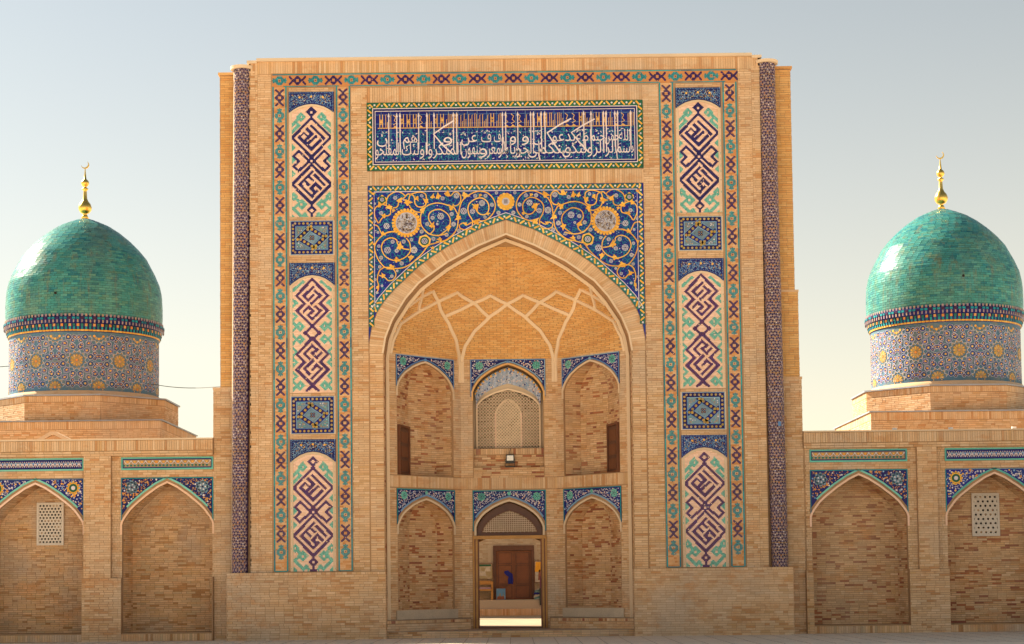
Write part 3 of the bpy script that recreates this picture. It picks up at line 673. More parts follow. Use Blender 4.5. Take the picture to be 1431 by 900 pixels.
# ------------------------------------------------------------------ lettering
AR={'ا':0xFE8D,'ب':0xFE8F,'ة':0xFE93,'ت':0xFE95,'ح':0xFEA1,'خ':0xFEA5,'د':0xFEA9,'ر':0xFEAD,'س':0xFEB1,'ع':0xFEC9,'ف':0xFED1,'ك':0xFED9,'ل':0xFEDD,'م':0xFEE1,'ن':0xFEE5,'ه':0xFEE9,'و':0xFEED,'ى':0xFEEF,'ي':0xFEF1,'ئ':0xFE89}
def shape_word(w):
    o=[]
    for i,c in enumerate(w):
        p=i>0 and w[i-1] not in 'اةدروى'; n=i<len(w)-1 and c not in 'اةدروى'
        o.append(chr(AR[c]+((3 if n else 1) if p else (2 if n else 0))))
    return ''.join(reversed(o))
def word(mb,fr,w,x0,x1,zb,hs,n0,n1,m,ref=.714):
    """set a word between x0 and x1, baseline zb; hs = metres per font unit of height"""
    c=bpy.data.curves.new('t','FONT'); c.body=shape_word(w); c.size=1; c.resolution_u=3; c.offset=-.004
    ob=bpy.data.objects.new('t',c); COL.objects.link(ob)
    me=bpy.data.meshes.new_from_object(ob.evaluated_get(bpy.context.evaluated_depsgraph_get()))
    xs=[v.co.x for v in me.vertices]; a,b=min(xs),max(xs)
    P=[(x0+(v.co.x-a)/(b-a)*(x1-x0),zb+v.co.y*hs) for v in me.vertices]
    F=[tuple(p.vertices) for p in me.polygons]
    mb.add([fr(u,v,n1) for u,v in P],F,m)
    # sides from boundary edges
    cnt={}
    for f in F:
        for i in range(len(f)):
            e=(f[i],f[(i+1)%len(f)]); cnt[e]=1
    S=[e for e in cnt if (e[1],e[0]) not in cnt]
    V=[];FF=[]
    for a_,b_ in S:
        k=len(V); V+=[fr(*P[a_],n1),fr(*P[b_],n1),fr(*P[b_],n0),fr(*P[a_],n0)]; FF.append((k+3,k+2,k+1,k))
    mb.add(V,FF,m)
    bpy.data.objects.remove(ob); bpy.data.curves.remove(c); bpy.data.meshes.remove(me)
# ================================================================== GROUND
g=MB(); g.add([(-700,-700,0),(700,-700,0),(700,700,0),(-700,700,0)],[(0,1,2,3)],'paving'); gro=g.build('ground',kind='structure')
jm=MB()
for i in range(-34,35): jm.wbox(i*.6-.006,i*.6+.006,-7,-.16,.0,.003,'sill')
for j in range(12): jm.wbox(-20.7,20.7,-.6-j*.6-.006,-.6-j*.6+.006,.0,.0035,'sill')
jm.build('paving_joints',gro,kind='stuff')

# ================================================================== PORTAL
F0=Fr((0,0,0))
portal=thing('entrance_portal','towering sand coloured brick portal covered in blue tile bands with a deep pointed arch','portal')
B=Bricks()
ARCH_O=[(0,11.74),(.78,11.46),(1.64,11.0),(2.0,10.77),(2.45,10.45),(2.75,10.17),(3.15,9.80),(3.45,9.46),(3.65,9.15),(3.79,8.78),(3.86,8.4),(3.88,8.0)]
ARCH_I=[(0,11.32),(.79,11.0),(1.66,10.54),(2.46,9.97),(2.84,9.53),(3.21,8.94),(3.40,8.46),(3.48,8.0)]
class PArch(Arch):
    def __init__(s,pts,z0): s.c=0;s.a=pts[-1][0];s.z0=z0;s.zs=pts[-1][1];s.za=pts[0][1];s.prof=[(x/s.a,(s.za-z)/(s.za-s.zs)) for x,z in pts]
AO=PArch(ARCH_O,0.0); AI=PArch(ARCH_I,0.0)
TOP=16.36
w=MB()
arch_wall(w,F0,-7.24,7.24,0,TOP,[AI],'mortar',n=0,reveal=.42)
# shell: upright masses behind the front
w.wbox(-7.24,-7.2,.0,3.7,0,TOP,'mortar'); w.wbox(7.2,7.24,.0,3.7,0,TOP,'mortar')
w.wbox(-7.24,7.24,.02,3.7,TOP-.12,TOP-.02,'mortar')
for s in (-1,1): w.wbox(*sorted((s*7.24,s*7.62)),.14,.5,0,16.1,'mortar')
w.wbox(-8.2,-1.5,3.7,4.0,0,TOP-.1,'mortar'); w.wbox(1.5,8.2,3.7,4.0,0,TOP-.1,'mortar'); w.wbox(-1.5,1.5,3.7,4.0,4.6,TOP-.1,'mortar')
w.build('wall',portal)
# set back side buttresses, stepped as they rise
def buttress(sgn,steps):
    mb=MB()
    for k,(x,z0,z1) in enumerate(steps):
        a,b=sorted((sgn*7.2,sgn*x)); mb.wbox(a,b,.4,4.02,z0,z1,'mortar')
        fr=Fr((0,.4,0)); B.lay(fr,(a+.01,b),z0,z1-.02,'glowbrick' if z0>5 else 'brick')
        side=Fr((sgn*x,.4 if sgn>0 else 4.0,0),(0,1) if sgn>0 else (0,-1)); B.lay(side,(0,3.6),z0,z1-.02,'brick')
        if k: mb.wbox(*sorted((sgn*7.2,sgn*(steps[k-1][0]+.02))),.37,4.04,z0-.03,z0+.035,'brick')
    x,z0,z1=steps[-1]; mb.wbox(*sorted((sgn*7.2,sgn*(x+.05))),.34,4.06,z1,z1+.07,'glowbrick')
    mb.build('side_buttress',portal)
buttress(-1,[(8.33,0,7.10),(8.13,7.10,16.10)])
buttress(1,[(8.31,0,7.22),(8.26,7.22,9.70),(8.17,9.70,16.10)])
# coping
cp=MB(); cp.wbox(-7.02,7.02,-.10,3.7,TOP,TOP+.08,'plaster'); 
for s in (-1,1):
    cp.wbox(*sorted((s*7.02,s*7.3)),-.06,3.7,TOP-.05,TOP+.03,'plaster')
    cp.lathe((s*7.45,.13),[(.0,16.16),(.33,16.16),(.34,16.24),(.0,16.25)],'plaster',k=28)
cp.build('coping',portal)
# plinths
for s in (-1,1):
    pm=MB(); x0,x1=sorted((s*3.46,s*7.88)); top=1.88
    pm.wbox(x0,x1,-.15,.9,0,top,'mortar')
    fr=Fr((0,-.15,0)); B.lay(fr,(x0,x1),0,top-.075,'brick'); 
    B.lay(fr,(x0,x1),top-.075,top,'brick',L=.13)
    sd_=Fr((x1,-.15,0),(0,1)) if s>0 else Fr((x0,.9,0),(0,-1)); B.lay(sd_,(0,1.05),0,top,'brick')
    sd_=Fr((x0,.9,0),(0,-1)) if s>0 else Fr((x1,-.15,0),(0,1)); B.lay(sd_,(0,1.05),0,top,'brick')
    pm.build('plinth',portal)
# front brickwork
PZ=1.88
for s in (-1,1):
    q=lambda a,b: tuple(sorted((s*a,s*b)))
    B.lay(F0,q(6.62,7.0),PZ,16.0,'brick'); B.lay(F0,q(7.0,7.24),PZ,16.1,'brick')
    B.lay(F0,q(3.90,4.36),PZ,15.58,'brick')
    B.soldier(F0,*q(6.62,7.2),16.0,TOP,'brick')
    # thin frame of bricks round the tall panels
    for a,b in ((6.12,6.17),(4.80,4.85)): 
        mb_=q(a,b); B.lay(F0,mb_,PZ,15.6,'brick',L=.05,base=.01)
B.soldier(F0,-6.62,6.62,16.02,TOP,'brick')
B.soldier(F0,-4.36,4.36,15.14,15.60,'brick')
B.soldier(F0,-3.91,3.91,12.77,13.18,'brick')
for s in (-1,1):
    for z0,z1 in ((11.81,11.90),(10.60,10.80),(6.83,6.90),(5.60,5.73),(15.46,15.60)):
        B.lay(F0,tuple(sorted((s*4.85,s*6.12))),z0,z1,'brick',pitch=.05,base=.004)
VZ=[7.9,8.42,8.88,9.45,9.88,10.45,10.92,11.25]; VX=[3.38,3.3,3.12,2.75,2.38,1.62,.78,0]
def va(z):
    if z<=7.9: return 3.38
    for i in range(7):
        if VZ[i]<=z<=VZ[i+1]: return VX[i]+(VX[i+1]-VX[i])*(z-VZ[i])/(VZ[i+1]-VZ[i])
    return 0
# arch ring
inner=[(-x,z) for x,z in ARCH_I[::-1]]+ARCH_I[1:]; outer=[(-x,z) for x,z in ARCH_O[::-1]]+ARCH_O[1:]
voussoirs(B,F0,inner,outer,'brick')
for s in (-1,1):
    B.lay(F0,tuple(sorted((s*3.49,s*3.87))),PZ,8.0,'brick',L=.39)
    rf=Fr((s*3.48,0,0),(0,1)) if s<0 else Fr((s*3.48,.42,0),(0,-1))
    B.lay(rf,(.02,.40),PZ,8.0,'mixbrick',L=.2)
ar=MB(); ar.ribbon(F0,AI.line(.03,8.0),.05,-.01,.03,'plaster')
# return between the ring and the recess
rz=[.2,4,7.9]+[7.9+3.35*i/24 for i in range(1,25)]
for s_ in (-1,1):
    V=[]
    for z_ in rz:
        zq=min(z_,11.25); V+=[(s_*max(0,va(zq)-.01),.39,zq),(s_*(AI.w(zq) if zq>8.0 else 3.48)+s_*.05,.39,zq)]
    ar.add(V,[(2*i,2*i+1,2*i+3,2*i+2) for i in range(len(rz)-1)],'mortar')
ar.ribbon(Fr((0,.38,0)),[(-va(z_)-.02,z_) for z_ in rz]+[(va(z_)+.02,z_) for z_ in rz[::-1]][1:],.09,-.02,.02,'ribplaster')
ar.build('arch_moulding',portal)

# corner columns with tiny star tiles
def column(s):
    xb,xt=s*7.56,s*7.45
    c=Cyl((xb,.13),.235,.245,PZ,16.16,xt-xb)
    mb=MB(); k=24
    V=[];Fc=[]
    for j,z in enumerate((PZ,16.16)):
        for i in range(k): V.append(c(c.R*2*PI*i/k,z,0))
    Fc=[(i,(i+1)%k,k+(i+1)%k,k+i) for i in range(k)]
    mb.add(V,Fc,'colbase'); col=mb.build('corner_column',portal,smooth=True)
    t=MB(); p=.098; hh=.085
    u_lim=(-.22,.36) if s<0 else (-.34,.36)
    rows=int((16.16-PZ)/hh)
    for r in range(rows):
        z=PZ+r*hh
        n=int((u_lim[1]-u_lim[0])/p)
        for i in range(n):
            u=u_lim[0]+(i+.5*(r%2))*p
            # six pointed lattice: three strokes through each node, small hexagon tiles between
            t.ribbon(c,[(u-p*.42,z),(u+p*.42,z)],.010,.0,.004,'cream' if (r%4) else 'gold')
            t.ribbon(c,[(u,z),(u+p/2,z+hh)],.012,.0,.005,'lilac')
            t.ribbon(c,[(u,z),(u-p/2,z+hh)],.012,.0,.005,'lilac')
            if (r+i)%3==0: t.disc(c,u,z+hh*.62,.017,.0,.006,'white' if (r//6)%2 else 'orange',k=6)
            else: t.disc(c,u,z+hh*.62,.014,.0,.006,'plum',k=6)
    if s>0: t.box(c,.02,.10,5.82,5.95,.0,.012,'sky')
    t.build('tile_mosaic',col,kind='stuff')
    if s<0:
        q=MB(); q.box(c,-.36,-.235,PZ,16.1,0,.006,'plaster')
        for i in range(40): q.box(c,-.52,-.36,PZ+i*.355,PZ+i*.355+.34,0,.005,'brick')
        q.build('plain_flank',col)
column(-1); column(1)

# tile strips with crosses and flowers
def vstrip(cu,zoff):
    mb=MB(); mb.box(F0,cu-.20,cu+.20,PZ+.02,15.62 if abs(cu)<5 else 15.62,0,.006,'tan')
    st=mb.build('tile_border',portal)
    t=MB()
    for u in (-.195,.165): 
        for i in range(46):
            z0=PZ+.03+i*.2985; t.box(F0,cu+u-.004,cu+u+.034,z0,z0+.294,.004,.014,'turq')
    t.box(F0,cu-.165,cu+.165,PZ+.02,PZ+.045,.004,.014,'turq')
    z=15.62-.30+zoff; i=0
    bz=PZ+.05
    while bz<15.60:
        u=-.16
        while u<.16:
            L=random.choice((.08,.107,.16)); e=min(.16,u+L); t.box(F0,cu+u+.002,cu+e-.002,bz,bz+.047,.004,.009,'tan'); u=e
        bz+=.0514
    while z>PZ+.2:
        put_motif(t,F0,X_MOTIF if i%2==0 else F_MOTIF,cu,z,.006)
        z-=.515; i+=1
    t.build('glazed_tile',st,kind='stuff')
for s in (-1,1): vstrip(s*6.38,0); vstrip(s*4.58,0)
mb=MB(); mb.box(F0,-6.59,6.59,15.625,16.0,0,.007,'tan'); st=mb.build('tile_border',portal)
t=MB()
for i in range(42): 
    u0=-6.58+i*.3133; t.box(F0,u0,u0+.31,15.965,15.995,.005,.015,'turq')
    if not any(abs(abs(u0+.155)-c)<.2 for c in (6.38,4.58)): t.box(F0,u0,u0+.31,15.63,15.655,.005,.015,'turq')
i=0; u=-6.38
while u<6.5:
    put_motif(t,F0,F_MOTIF if i%2==0 else X_MOTIF,u,15.81,.007,horizontal=True); u+=.5104; i+=1
t.build('glazed_tile',st,kind='stuff')

# kufic and star panels
for s in (-1,1):
    cu=s*5.48
    A1=Arch(cu,.60,11.9,14.88,15.12,[(0,0),(.3,.1),(.6,.33),(.85,.68),(1,1)])
    kufic_panel(F0,cu,14.90,11.90,A1,'a',portal,'navy')
    A2=Arch(cu,.60,6.91,9.94,10.23,[(0,0),(.3,.1),(.6,.33),(.85,.68),(1,1)])
    kufic_panel(F0,cu,10.13,6.91,A2,'b',portal,'kplum')
    A3=Arch(cu,.60,1.9,4.95,5.24,[(0,0),(.3,.1),(.6,.33),(.85,.68),(1,1)])
    kufic_panel(F0,cu,4.97,1.9,A3,'a',portal,'kplum')
    star_panel(F0,cu,10.80,11.80,portal); star_panel(F0,cu,5.74,6.82,portal)

# inscription panel
ins=MB(); ins.box(F0,-3.91,3.91,13.19,15.14,0,.02,'cobalt'); insp=ins.build('inscription_panel',portal)
bd=MB()
for a,b,c,d in ((-3.91,3.91,13.19,13.35),(-3.91,3.91,14.98,15.14),(-3.91,-3.75,13.35,14.98),(3.75,3.91,13.35,14.98)): bd.box(F0,a,b,c,d,.02,.026,'green')
wave_border(bd,F0,[(-3.83,13.27),(3.83,13.27),(3.83,15.06),(-3.83,15.06)],.15,.032,closed=True)
frame_lines(bd,F0,-3.75,3.75,13.355,14.98,.022,.026,.036,'letter'); frame_lines(bd,F0,-3.68,3.68,13.43,14.90,.016,.026,.034,'letter')
frame_lines(bd,F0,-3.728,3.728,13.377,14.958,.05,.02,.028,'deep')
bd.build('vine_border',insp)
jt=MB()
x=-3.5
while x<3.7: jt.box(F0,x-.004,x+.004,13.45,14.88,.0205,.023,'sky'); x+=.272
for z in (13.72,13.99,14.26,14.53,14.79): jt.box(F0,-3.66,3.66,z-.004,z+.004,.0205,.023,'sky')
jt.build('tile_joint',insp,kind='stuff')
vn=MB()
scatter(vn,F0,lambda x,y:True,-3.62,3.62,13.48,14.38,.085,.022,['turq','aqua','sky','white','turq'],(.010,.022),('turq',.65),.07)
vn.build('turquoise_vine',insp,kind='stuff')
lt=MB()
def X(px): return (px-706.5)/49.75
for w_,a,b in (('بسم',862,888),('الر',846,864),('الر',829,847),('ولتكن',786,830),('منكم',752,800),('الى',738,760),('الخير',718,748),('ويامر',696,729),('بالمعر',680,712),('و',668,682),('ينهون',644,673),('المنكر',604,646),('واولئك',560,605),('المفلحو',523,561)):
    word(lt,F0,w_,X(a)+.02,X(b)-.02,13.63,.50,.02,.034,'letter')
for w_,a,b in (('الله',866,884),('حمن',846,868),('حيم',826,848),('امة',806,829),('يدعو',772,806),('ن',745,760),('و',729,741),('و',712,723),('وف',690,706),('ف',672,688),('عن',644,668),('و',618,633),('هم',562,584),('ن',525,542)):
    word(lt,F0,w_,X(a)+.02,X(b)-.02,13.98,.46,.02,.034,'letter')
for px in (542.9,554.3,558.8,585,596.7,606.8,634,638.6,703.2,707.6,724.6,742.9,747,757.8,763,817.7,827.9,845.5,849.3,861.5,865.4,883.7):
    x=X(px); zb=random.choice((13.66,13.72,13.8)); lt.prism(F0,[(x-.013,zb),(x+.013,zb),(x+.015,14.72),(x+.03,14.74),(x,14.85),(x-.03,14.74),(x-.015,14.72)],.02,.037,'letter')
def Z(py): return 15.14-(py-142.5)/49.6
for P in ([(635,169),(620,178),(606,188),(618,203),(632,216)],[(800,168),(783,177),(766,188),(775,203),(784,216)],[(833,169),(816,178),(800,188),(812,203),(824,216)]):
    lt.ribbon(F0,[(X(a),Z(b)) for a,b in P],.04,.02,.038,'letter')
for _ in range(95):
    x=random.uniform(-3.5,3.5); z=random.choice((14.27,14.3,14.22,13.9,13.52))+random.uniform(-.03,.03)
    a=random.choice((.5,.4,2.2)); L=.055
    lt.ribbon(F0,[(x-L*math.cos(a)/2,z-L*math.sin(a)/2),(x+L*math.cos(a)/2,z+L*math.sin(a)/2)],.018,.02,.032,'letter')
lt.build('lettering',insp,label='two tiers of pale Arabic calligraphy with tall upright strokes')
kf=MB(); kf.box(F0,-3.6,3.6,14.395,14.418,.02,.031,'kufic')
x=-3.56
while x<3.55:
    g_=random.random(); 
    if g_<.38:
        for k in range(random.choice((2,3,4))):
            h=random.choice((.36,.38,.22,.34,.16)); kf.box(F0,x,x+.016,14.41,14.42+h,.02,.031,'kufic'); kf.prism(F0,[(x-.006,14.41+h),(x+.03,14.43+h),(x+.02,14.40+h)],.02,.031,'kufic'); x+=.048
    elif g_<.8:
        kf.box(F0,x+.01,x+.03,14.41,14.80,.02,.031,'kufic'); kf.box(F0,x+.09,x+.11,14.41,14.80,.02,.031,'kufic')
        mz=random.choice((14.58,14.6,14.62)); kf.ribbon(F0,[(x+.02,mz-.08),(x+.10,mz),(x+.02,mz+.08)],.02,.02,.033,'kufic'); kf.ribbon(F0,[(x+.10,mz-.08),(x+.02,mz),(x+.10,mz+.08)],.02,.02,.033,'kufic')
        if random.random()<.5: kf.disc(F0,x+.06,mz,.035,.02,.032,'kufic',k=4)
        x+=.15
    else:
        kf.ribbon(F0,[(x,14.78),(x+.07,14.72),(x+.03,14.62),(x+.1,14.56),(x,14.50)],.02,.02,.031,'kufic'); kf.prism(F0,[(x,14.42),(x+.12,14.42),(x+.04,14.48)],.02,.031,'kufic'); x+=.16
    x+=.03
kf.build('kufic_band',insp,label='narrow golden kufic lettering along the top')

# great spandrel
SP=MB()
AOx=[p for p in AO.line(.02) if p[1]>8.3]
poly=[(-3.89,8.3)]+[p for p in AOx if abs(p[0])<3.885]+[(3.89,8.3),(3.89,12.76),(-3.89,12.76)]
SP.prism(F0,poly,0,.02,'cobalt'); spo=SP.build('floral_spandrel',portal,label='great blue spandrel with golden scrolls either side of the arch')
bb=MB()
wave_border(bb,F0,[(-3.81,8.75),(-3.81,12.68),(3.81,12.68),(3.81,8.75)],.15,.026,base='teal')
AL=[p for p in AO.line(.10) if p[1]>8.85]
wave_border(bb,F0,AL,.16,.028,base='teal')
bb.ribbon(F0,[(-3.715,9.2),(-3.715,12.585),(3.715,12.585),(3.715,9.2)],.02,.02,.034,'white')
bb.ribbon(F0,[p for p in AO.line(.20) if p[1]>9.2],.018,.02,.034,'white')
bb.build('vine_border',spo)
fi=MB()
inside=lambda x,y: abs(x)<3.68 and y<12.55 and y>AO.top(x,.26) and y>9.3
scatter(fi,F0,inside,-3.7,3.7,9.2,12.6,.085,.02,['white','turq','sky','sky'],(.008,.02),('turq',.8),.085)
fi.build('turquoise_vine',spo,kind='stuff')
gd=MB()
def smooth_path(P,k=3):
    o=[]
    for i in range(len(P)-1):
        p0=P[max(0,i-1)];p1=P[i];p2=P[i+1];p3=P[min(len(P)-1,i+2)]
        for j in range(k):
            t_=j/k
            o.append(tuple(.5*((2*p1[q])+(-p0[q]+p2[q])*t_+(2*p0[q]-5*p1[q]+4*p2[q]-p3[q])*t_*t_+(-p0[q]+3*p1[q]-3*p2[q]+p3[q])*t_**3) for q in (0,1)))
    return o+[P[-1]]
for s in (1,-1):
    for i,P in enumerate(SCROLLS):
        gd.ribbon(F0,[(s*x,z) for x,z in smooth_path(P)],.029,.02,.032+.0007*i,'gold')
    for i,(x,z,r) in enumerate(LEAVES): leafshape(gd,F0,s*x,z,r*1.0,.033,'gold',(i*2.4)%6.28)
    for x,z,r in FLOWERS: flower(gd,F0,s*x,z,r*.98,.03)
    # great round medallion
    x,z=s*2.81,11.69
    for i in range(26):
        a=2*PI*i/26; gd.disc(F0,x+.375*math.cos(a),z+.375*math.sin(a),.042,.02,.036,'gold',k=6)
    gd.disc(F0,x,z,.35,.02,.038,'gold',k=28); gd.disc(F0,x,z,.30,.038,.041,'petal',k=26)
    for i in range(170):
        a=random.random()*6.28; r=.27*math.sqrt(random.random()); gd.ribbon(F0,curl(x+r*math.cos(a),z+r*math.sin(a),.04,random.random()*6,3,4),.012,.041,.044,'brownglaze' if i%3 else 'plum')
    x,z=s*2.30,11.17; gd.disc(F0,x,z,.19,.02,.037,'gold',k=6,ph=.3); gd.disc(F0,x,z,.13,.037,.04,'green',k=12); flower(gd,F0,x,z,.09,.04)
    x,z=s*3.49,12.36; gd.disc(F0,x,z,.14,.02,.037,'gold',k=5,ph=.3); gd.disc(F0,x,z,.12,.037,.04,'green',k=5,ph=.9); flower(gd,F0,x,z,.06,.04)
for i in range(14):
    a=2*PI*i/14; gd.disc(F0,.19*math.cos(a),12.27+.19*math.sin(a),.065,.02,.036,'gold',k=7)
gd.disc(F0,0,12.27,.2,.02,.038,'gold',k=20); gd.disc(F0,0,12.27,.11,.038,.042,'petal',k=12)
for i in range(5): gd.box(F0,-.05+i*.022,-.04+i*.022,12.21,12.33,.042,.045,'plum')
gd.build('golden_scroll',spo)

# ------------------------------------------------------------------ iwan
Y0=.4
WL=Fr((-2.39,1.39,0),(1,1)); WR=Fr((2.39,1.39,0),(1,-1)); WC=Fr((0,2.38,0))
def storey(fr,half,niches,mirror=False,plan=None):
    pass
walls=MB(); low=.2
def side_wall(fr,mirror):
    Alow=Arch(0,1.08,.78,3.18,3.92,P_IWAN); Aup=Arch(0,1.08,4.62,7.12,7.88,P_IWAN)
    arch_wall(walls,fr,-1.40,1.40,low,8.14,[Alow,Aup],'mortar',reveal=.06)
    B.lay(fr,holes(-1.40,1.40,[Alow],.02,[(-1.14,1.14,3.05,4.25)]),low,4.25,'brick')
    B.soldier(fr,-1.40,1.40,4.27,4.60,'brick')
    B.lay(fr,holes(-1.40,1.40,[Aup],.02,[(-1.14,1.14,7.0,8.05)]),4.62,8.12,'brick')
    plan=[(-1,0),(-.16,.5),(.86,.5),(1,0)]
    for A in (Alow,Aup):
        nm=MB(); recess(nm,B,fr,A,plan,'mortar_dark','mixbrick',True,mirror,offset=.06)
        nm.build('niche',portal)
        arch_trim(fr,A,.05,-.01,.035,'plaster',portal)
    niche_spandrel(fr,Alow,1.12,4.23,portal,style='lower'); niche_spandrel(fr,Aup,1.12,8.06,portal,style='iwan')
    # pale ledge under the lower niche
    lg=MB(); lg.box(fr,-1.18,1.18,.5,.775,0,.05,'stone'); lg.build('ledge',portal)
    # small side door in the upper niche
    s=-1 if mirror else 1
    P0=Vector(fr(-1.08*s,0,-.06)); P1=Vector(fr(-.16*1.08*s,0,-.56))
    if mirror: fd=Fr((P1.x,P1.y,0),(P0.x-P1.x,P0.y-P1.y)); L=(P1-P0).length; a,b=L-.92,L-.14
    else: fd=Fr((P0.x,P0.y,0),(P1.x-P0.x,P1.y-P0.y)); L=(P1-P0).length; a,b=.14,.92
    dm=MB(); dm.box(fd,a,b,4.62,5.98,.0,.06,'darkwood'); frame_lines(dm,fd,a-.06,b+.06,4.62,6.06,.07,.0,.09,'wood')
    for i in range(3): dm.box(fd,a+.1,b-.1,4.74+i*.41,5.05+i*.41,.06,.075,'wood')
    dm.build('side_door',portal)
side_wall(WL,False); side_wall(WR,True)
# centre wall
Ad=Arch(0,.97,low,3.16,3.90,P_IWAN); Au=Arch(0,1.03,4.64,7.12,7.93,P_IWAN)
arch_wall(walls,WC,-1.40,1.40,low,8.14,[Ad,Au],'mortar',reveal=.5)
walls.build('recess_wall',portal)
B.lay(WC,holes(-1.40,1.40,[Ad],.12,[(-1.08,1.08,3.0,4.24)]),low,4.25,'brick')
B.soldier(WC,-1.40,1.40,4.27,4.60,'brick')
B.lay(WC,holes(-1.40,1.40,[Au],.02,[(-1.12,1.12,7.0,8.09)]),4.62,8.12,'brick')
niche_spandrel(WC,Ad,1.07,4.23,portal,style='lower'); niche_spandrel(WC,Au,1.10,8.09,portal,style='iwan')
arch_trim(WC,Ad,.06,-.01,.035,'plaster',portal); arch_trim(WC,Au,.05,-.01,.035,'glowbrick',portal)
# upper centre niche: painted soffit band, plaster screen, brick sill
un=MB(); Bk=Fr((0,2.88,0))
un.poly(Bk,[(-1.03,4.6),(1.03,4.6)]+[(x,z) for x,z in Au.line(0)][::-1],-.02,'plaster')
un.build('niche_back',portal)
AuI=Arch(0,.93,5.5,6.75,7.25,P_IWAN)
sf=MB()
o_=[p for p in Au.line(-.06) if p[1]>6.9]; i_=[p for p in Arch(0,.93,6.6,6.85,7.42,P_IWAN).line(0)]
fs=Fr((0,2.62,0)); fb=Fr((0,2.86,0))
def at_(P,t_):
    k=t_*(len(P)-1); i=min(len(P)-2,int(k)); f=k-i; return (P[i][0]+(P[i+1][0]-P[i][0])*f,P[i][1]+(P[i+1][1]-P[i][1])*f)
n_=40
for i in range(n_):
    a0,a1=at_(o_,i/n_),at_(o_,(i+1)/n_); b0,b1=at_(i_,i/n_),at_(i_,(i+1)/n_)
    sf.add([fs(*a0),fs(*a1),fb(*b1),fb(*b0)],[(0,1,2,3)],'soffit')
    for j in range(6):
        f=random.random(); g2=random.uniform(.05,.95); p=Vector(fs(*at_(o_,(i+f)/n_))).lerp(Vector(fb(*at_(i_,(i+f)/n_))),g2)
        ff=Fr((p.x,p.y-.004,p.z)); sf.disc(ff,0,0,random.uniform(.012,.026),0,.008,random.choice(('white','sky','cobalt','white','cream')),k=5)
    if i%2==0:
        p=fs(*at_(o_,(i+.5)/n_)); ff=Fr((p[0],p[1]-.02,p[2]-.04)); sf.disc(ff,0,0,.03,0,.03,'gold',k=6)
sf.build('painted_soffit',portal,label='blue and white painted arch soffit with a row of golden drops')
scr=MB(); Fs=Fr((0,2.84,0)); c=.094
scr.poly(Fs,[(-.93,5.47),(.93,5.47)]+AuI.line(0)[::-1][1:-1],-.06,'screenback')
Ain=Arch(0,.38,5.5,6.5,6.95,P_IWAN)
def holed(mb,fr,u,v,c,r,n0,n1,m,k=8):
    """square cell with a round hole"""
    O=[];I=[]
    for i in range(k):
        a=2*PI*(i+.5)/k; q=max(abs(math.cos(a)),abs(math.sin(a))); O.append((u+c/2*math.cos(a)/q,v+c/2*math.sin(a)/q)); I.append((u+r*math.cos(a),v+r*math.sin(a)))
    V=[fr(*p,n1) for p in O]+[fr(*p,n1) for p in I]+[fr(*p,n0) for p in I]
    mb.add(V,[(i,(i+1)%k,k+(i+1)%k,k+i) for i in range(k)]+[(k+i,k+(i+1)%k,2*k+(i+1)%k,2*k+i) for i in range(k)],m)
for r in range(19):
    for k in range(20):
        u=-.93+(k+.5)*.093; v=5.5+(r+.5)*c
        if v+c/2>AuI.top(u,-.0): continue
        inn=v<Ain.top(u,0) or (abs(u)<.38 and v<6.5)
        holed(scr,Fs,u,v,c*.99 if not inn else c*1.0,.033 if not inn else .024,-.04,0 if not inn else .02,'screenplaster',k=8)
        if not inn and (r+k)%2==0: scr.ribbon(Fs,[(u-c*.4,v+c*.45),(u+c*.4,v+c*.45)],.014,0,.008,'cream')
for u in (-.385,.385): 
    for i in range(11): scr.disc(Fs,u,5.55+i*.094,.03,0,.04,'cream',k=6)
scr.ribbon(Fs,Ain.line(.0),.035,0,.035,'screenplaster')
scr.ribbon(Fs,[p for p in AuI.line(0,5.48)],.05,-.02,.02,'screenplaster'); scr.build('plaster_screen',portal)
sl=MB(); sl.wbox(-1.03,1.03,2.55,2.9,4.6,5.47,'mortar_dark'); sl.wbox(-1.03,1.03,2.38,2.55,4.6,4.90,'mortar_dark'); sl.build('niche_sill',portal)
Fsl=Fr((0,2.55,0)); B.lay(Fsl,(-1.03,1.03),4.9,5.28,'mixbrick'); B.soldier(Fsl,-1.03,1.03,5.29,5.47,'mixbrick')
Fsl=Fr((0,2.385,0)); B.lay(Fsl,(-1.03,1.03),4.60,4.9,'mixbrick')

# semi dome
def vsurf(phi,z,n=0):
    c_,s_=math.cos(phi),math.sin(phi); ro=min(1/(abs(c_)+s_),.586/max(s_,1e-6)); re=1/math.sqrt(c_*c_+(s_/.62)**2)
    w_=min(max((z-7.9)/1.6,0),1); w_=w_*w_*(3-2*w_)
    r=va(z)*((1-w_)*ro+w_*re)-n
    k_=min(max((z-9.75)/.5,0),1)*min(1,max(0,11.1-z)/.9)
    r-=k_*.15*min(1,max(0,s_)*3.5)*abs(math.sin((phi-PI/2)*PI/.66))   # shallow folds of the hood
    return Vector((c_*r,Y0+s_*r,z))
vm=MB(); K=72; zz=[8.09+(11.25-8.09)*i/40 for i in range(41)]
V=[tuple(vsurf(PI*i/K,z)) for z in zz for i in range(K+1)]
vm.add(V,[(j*(K+1)+i,(j+1)*(K+1)+i,(j+1)*(K+1)+i+1,j*(K+1)+i+1) for j in range(40) for i in range(K)],'mortar_dark')
vm.build('vault',portal,smooth=True)
z=8.10; rr=0
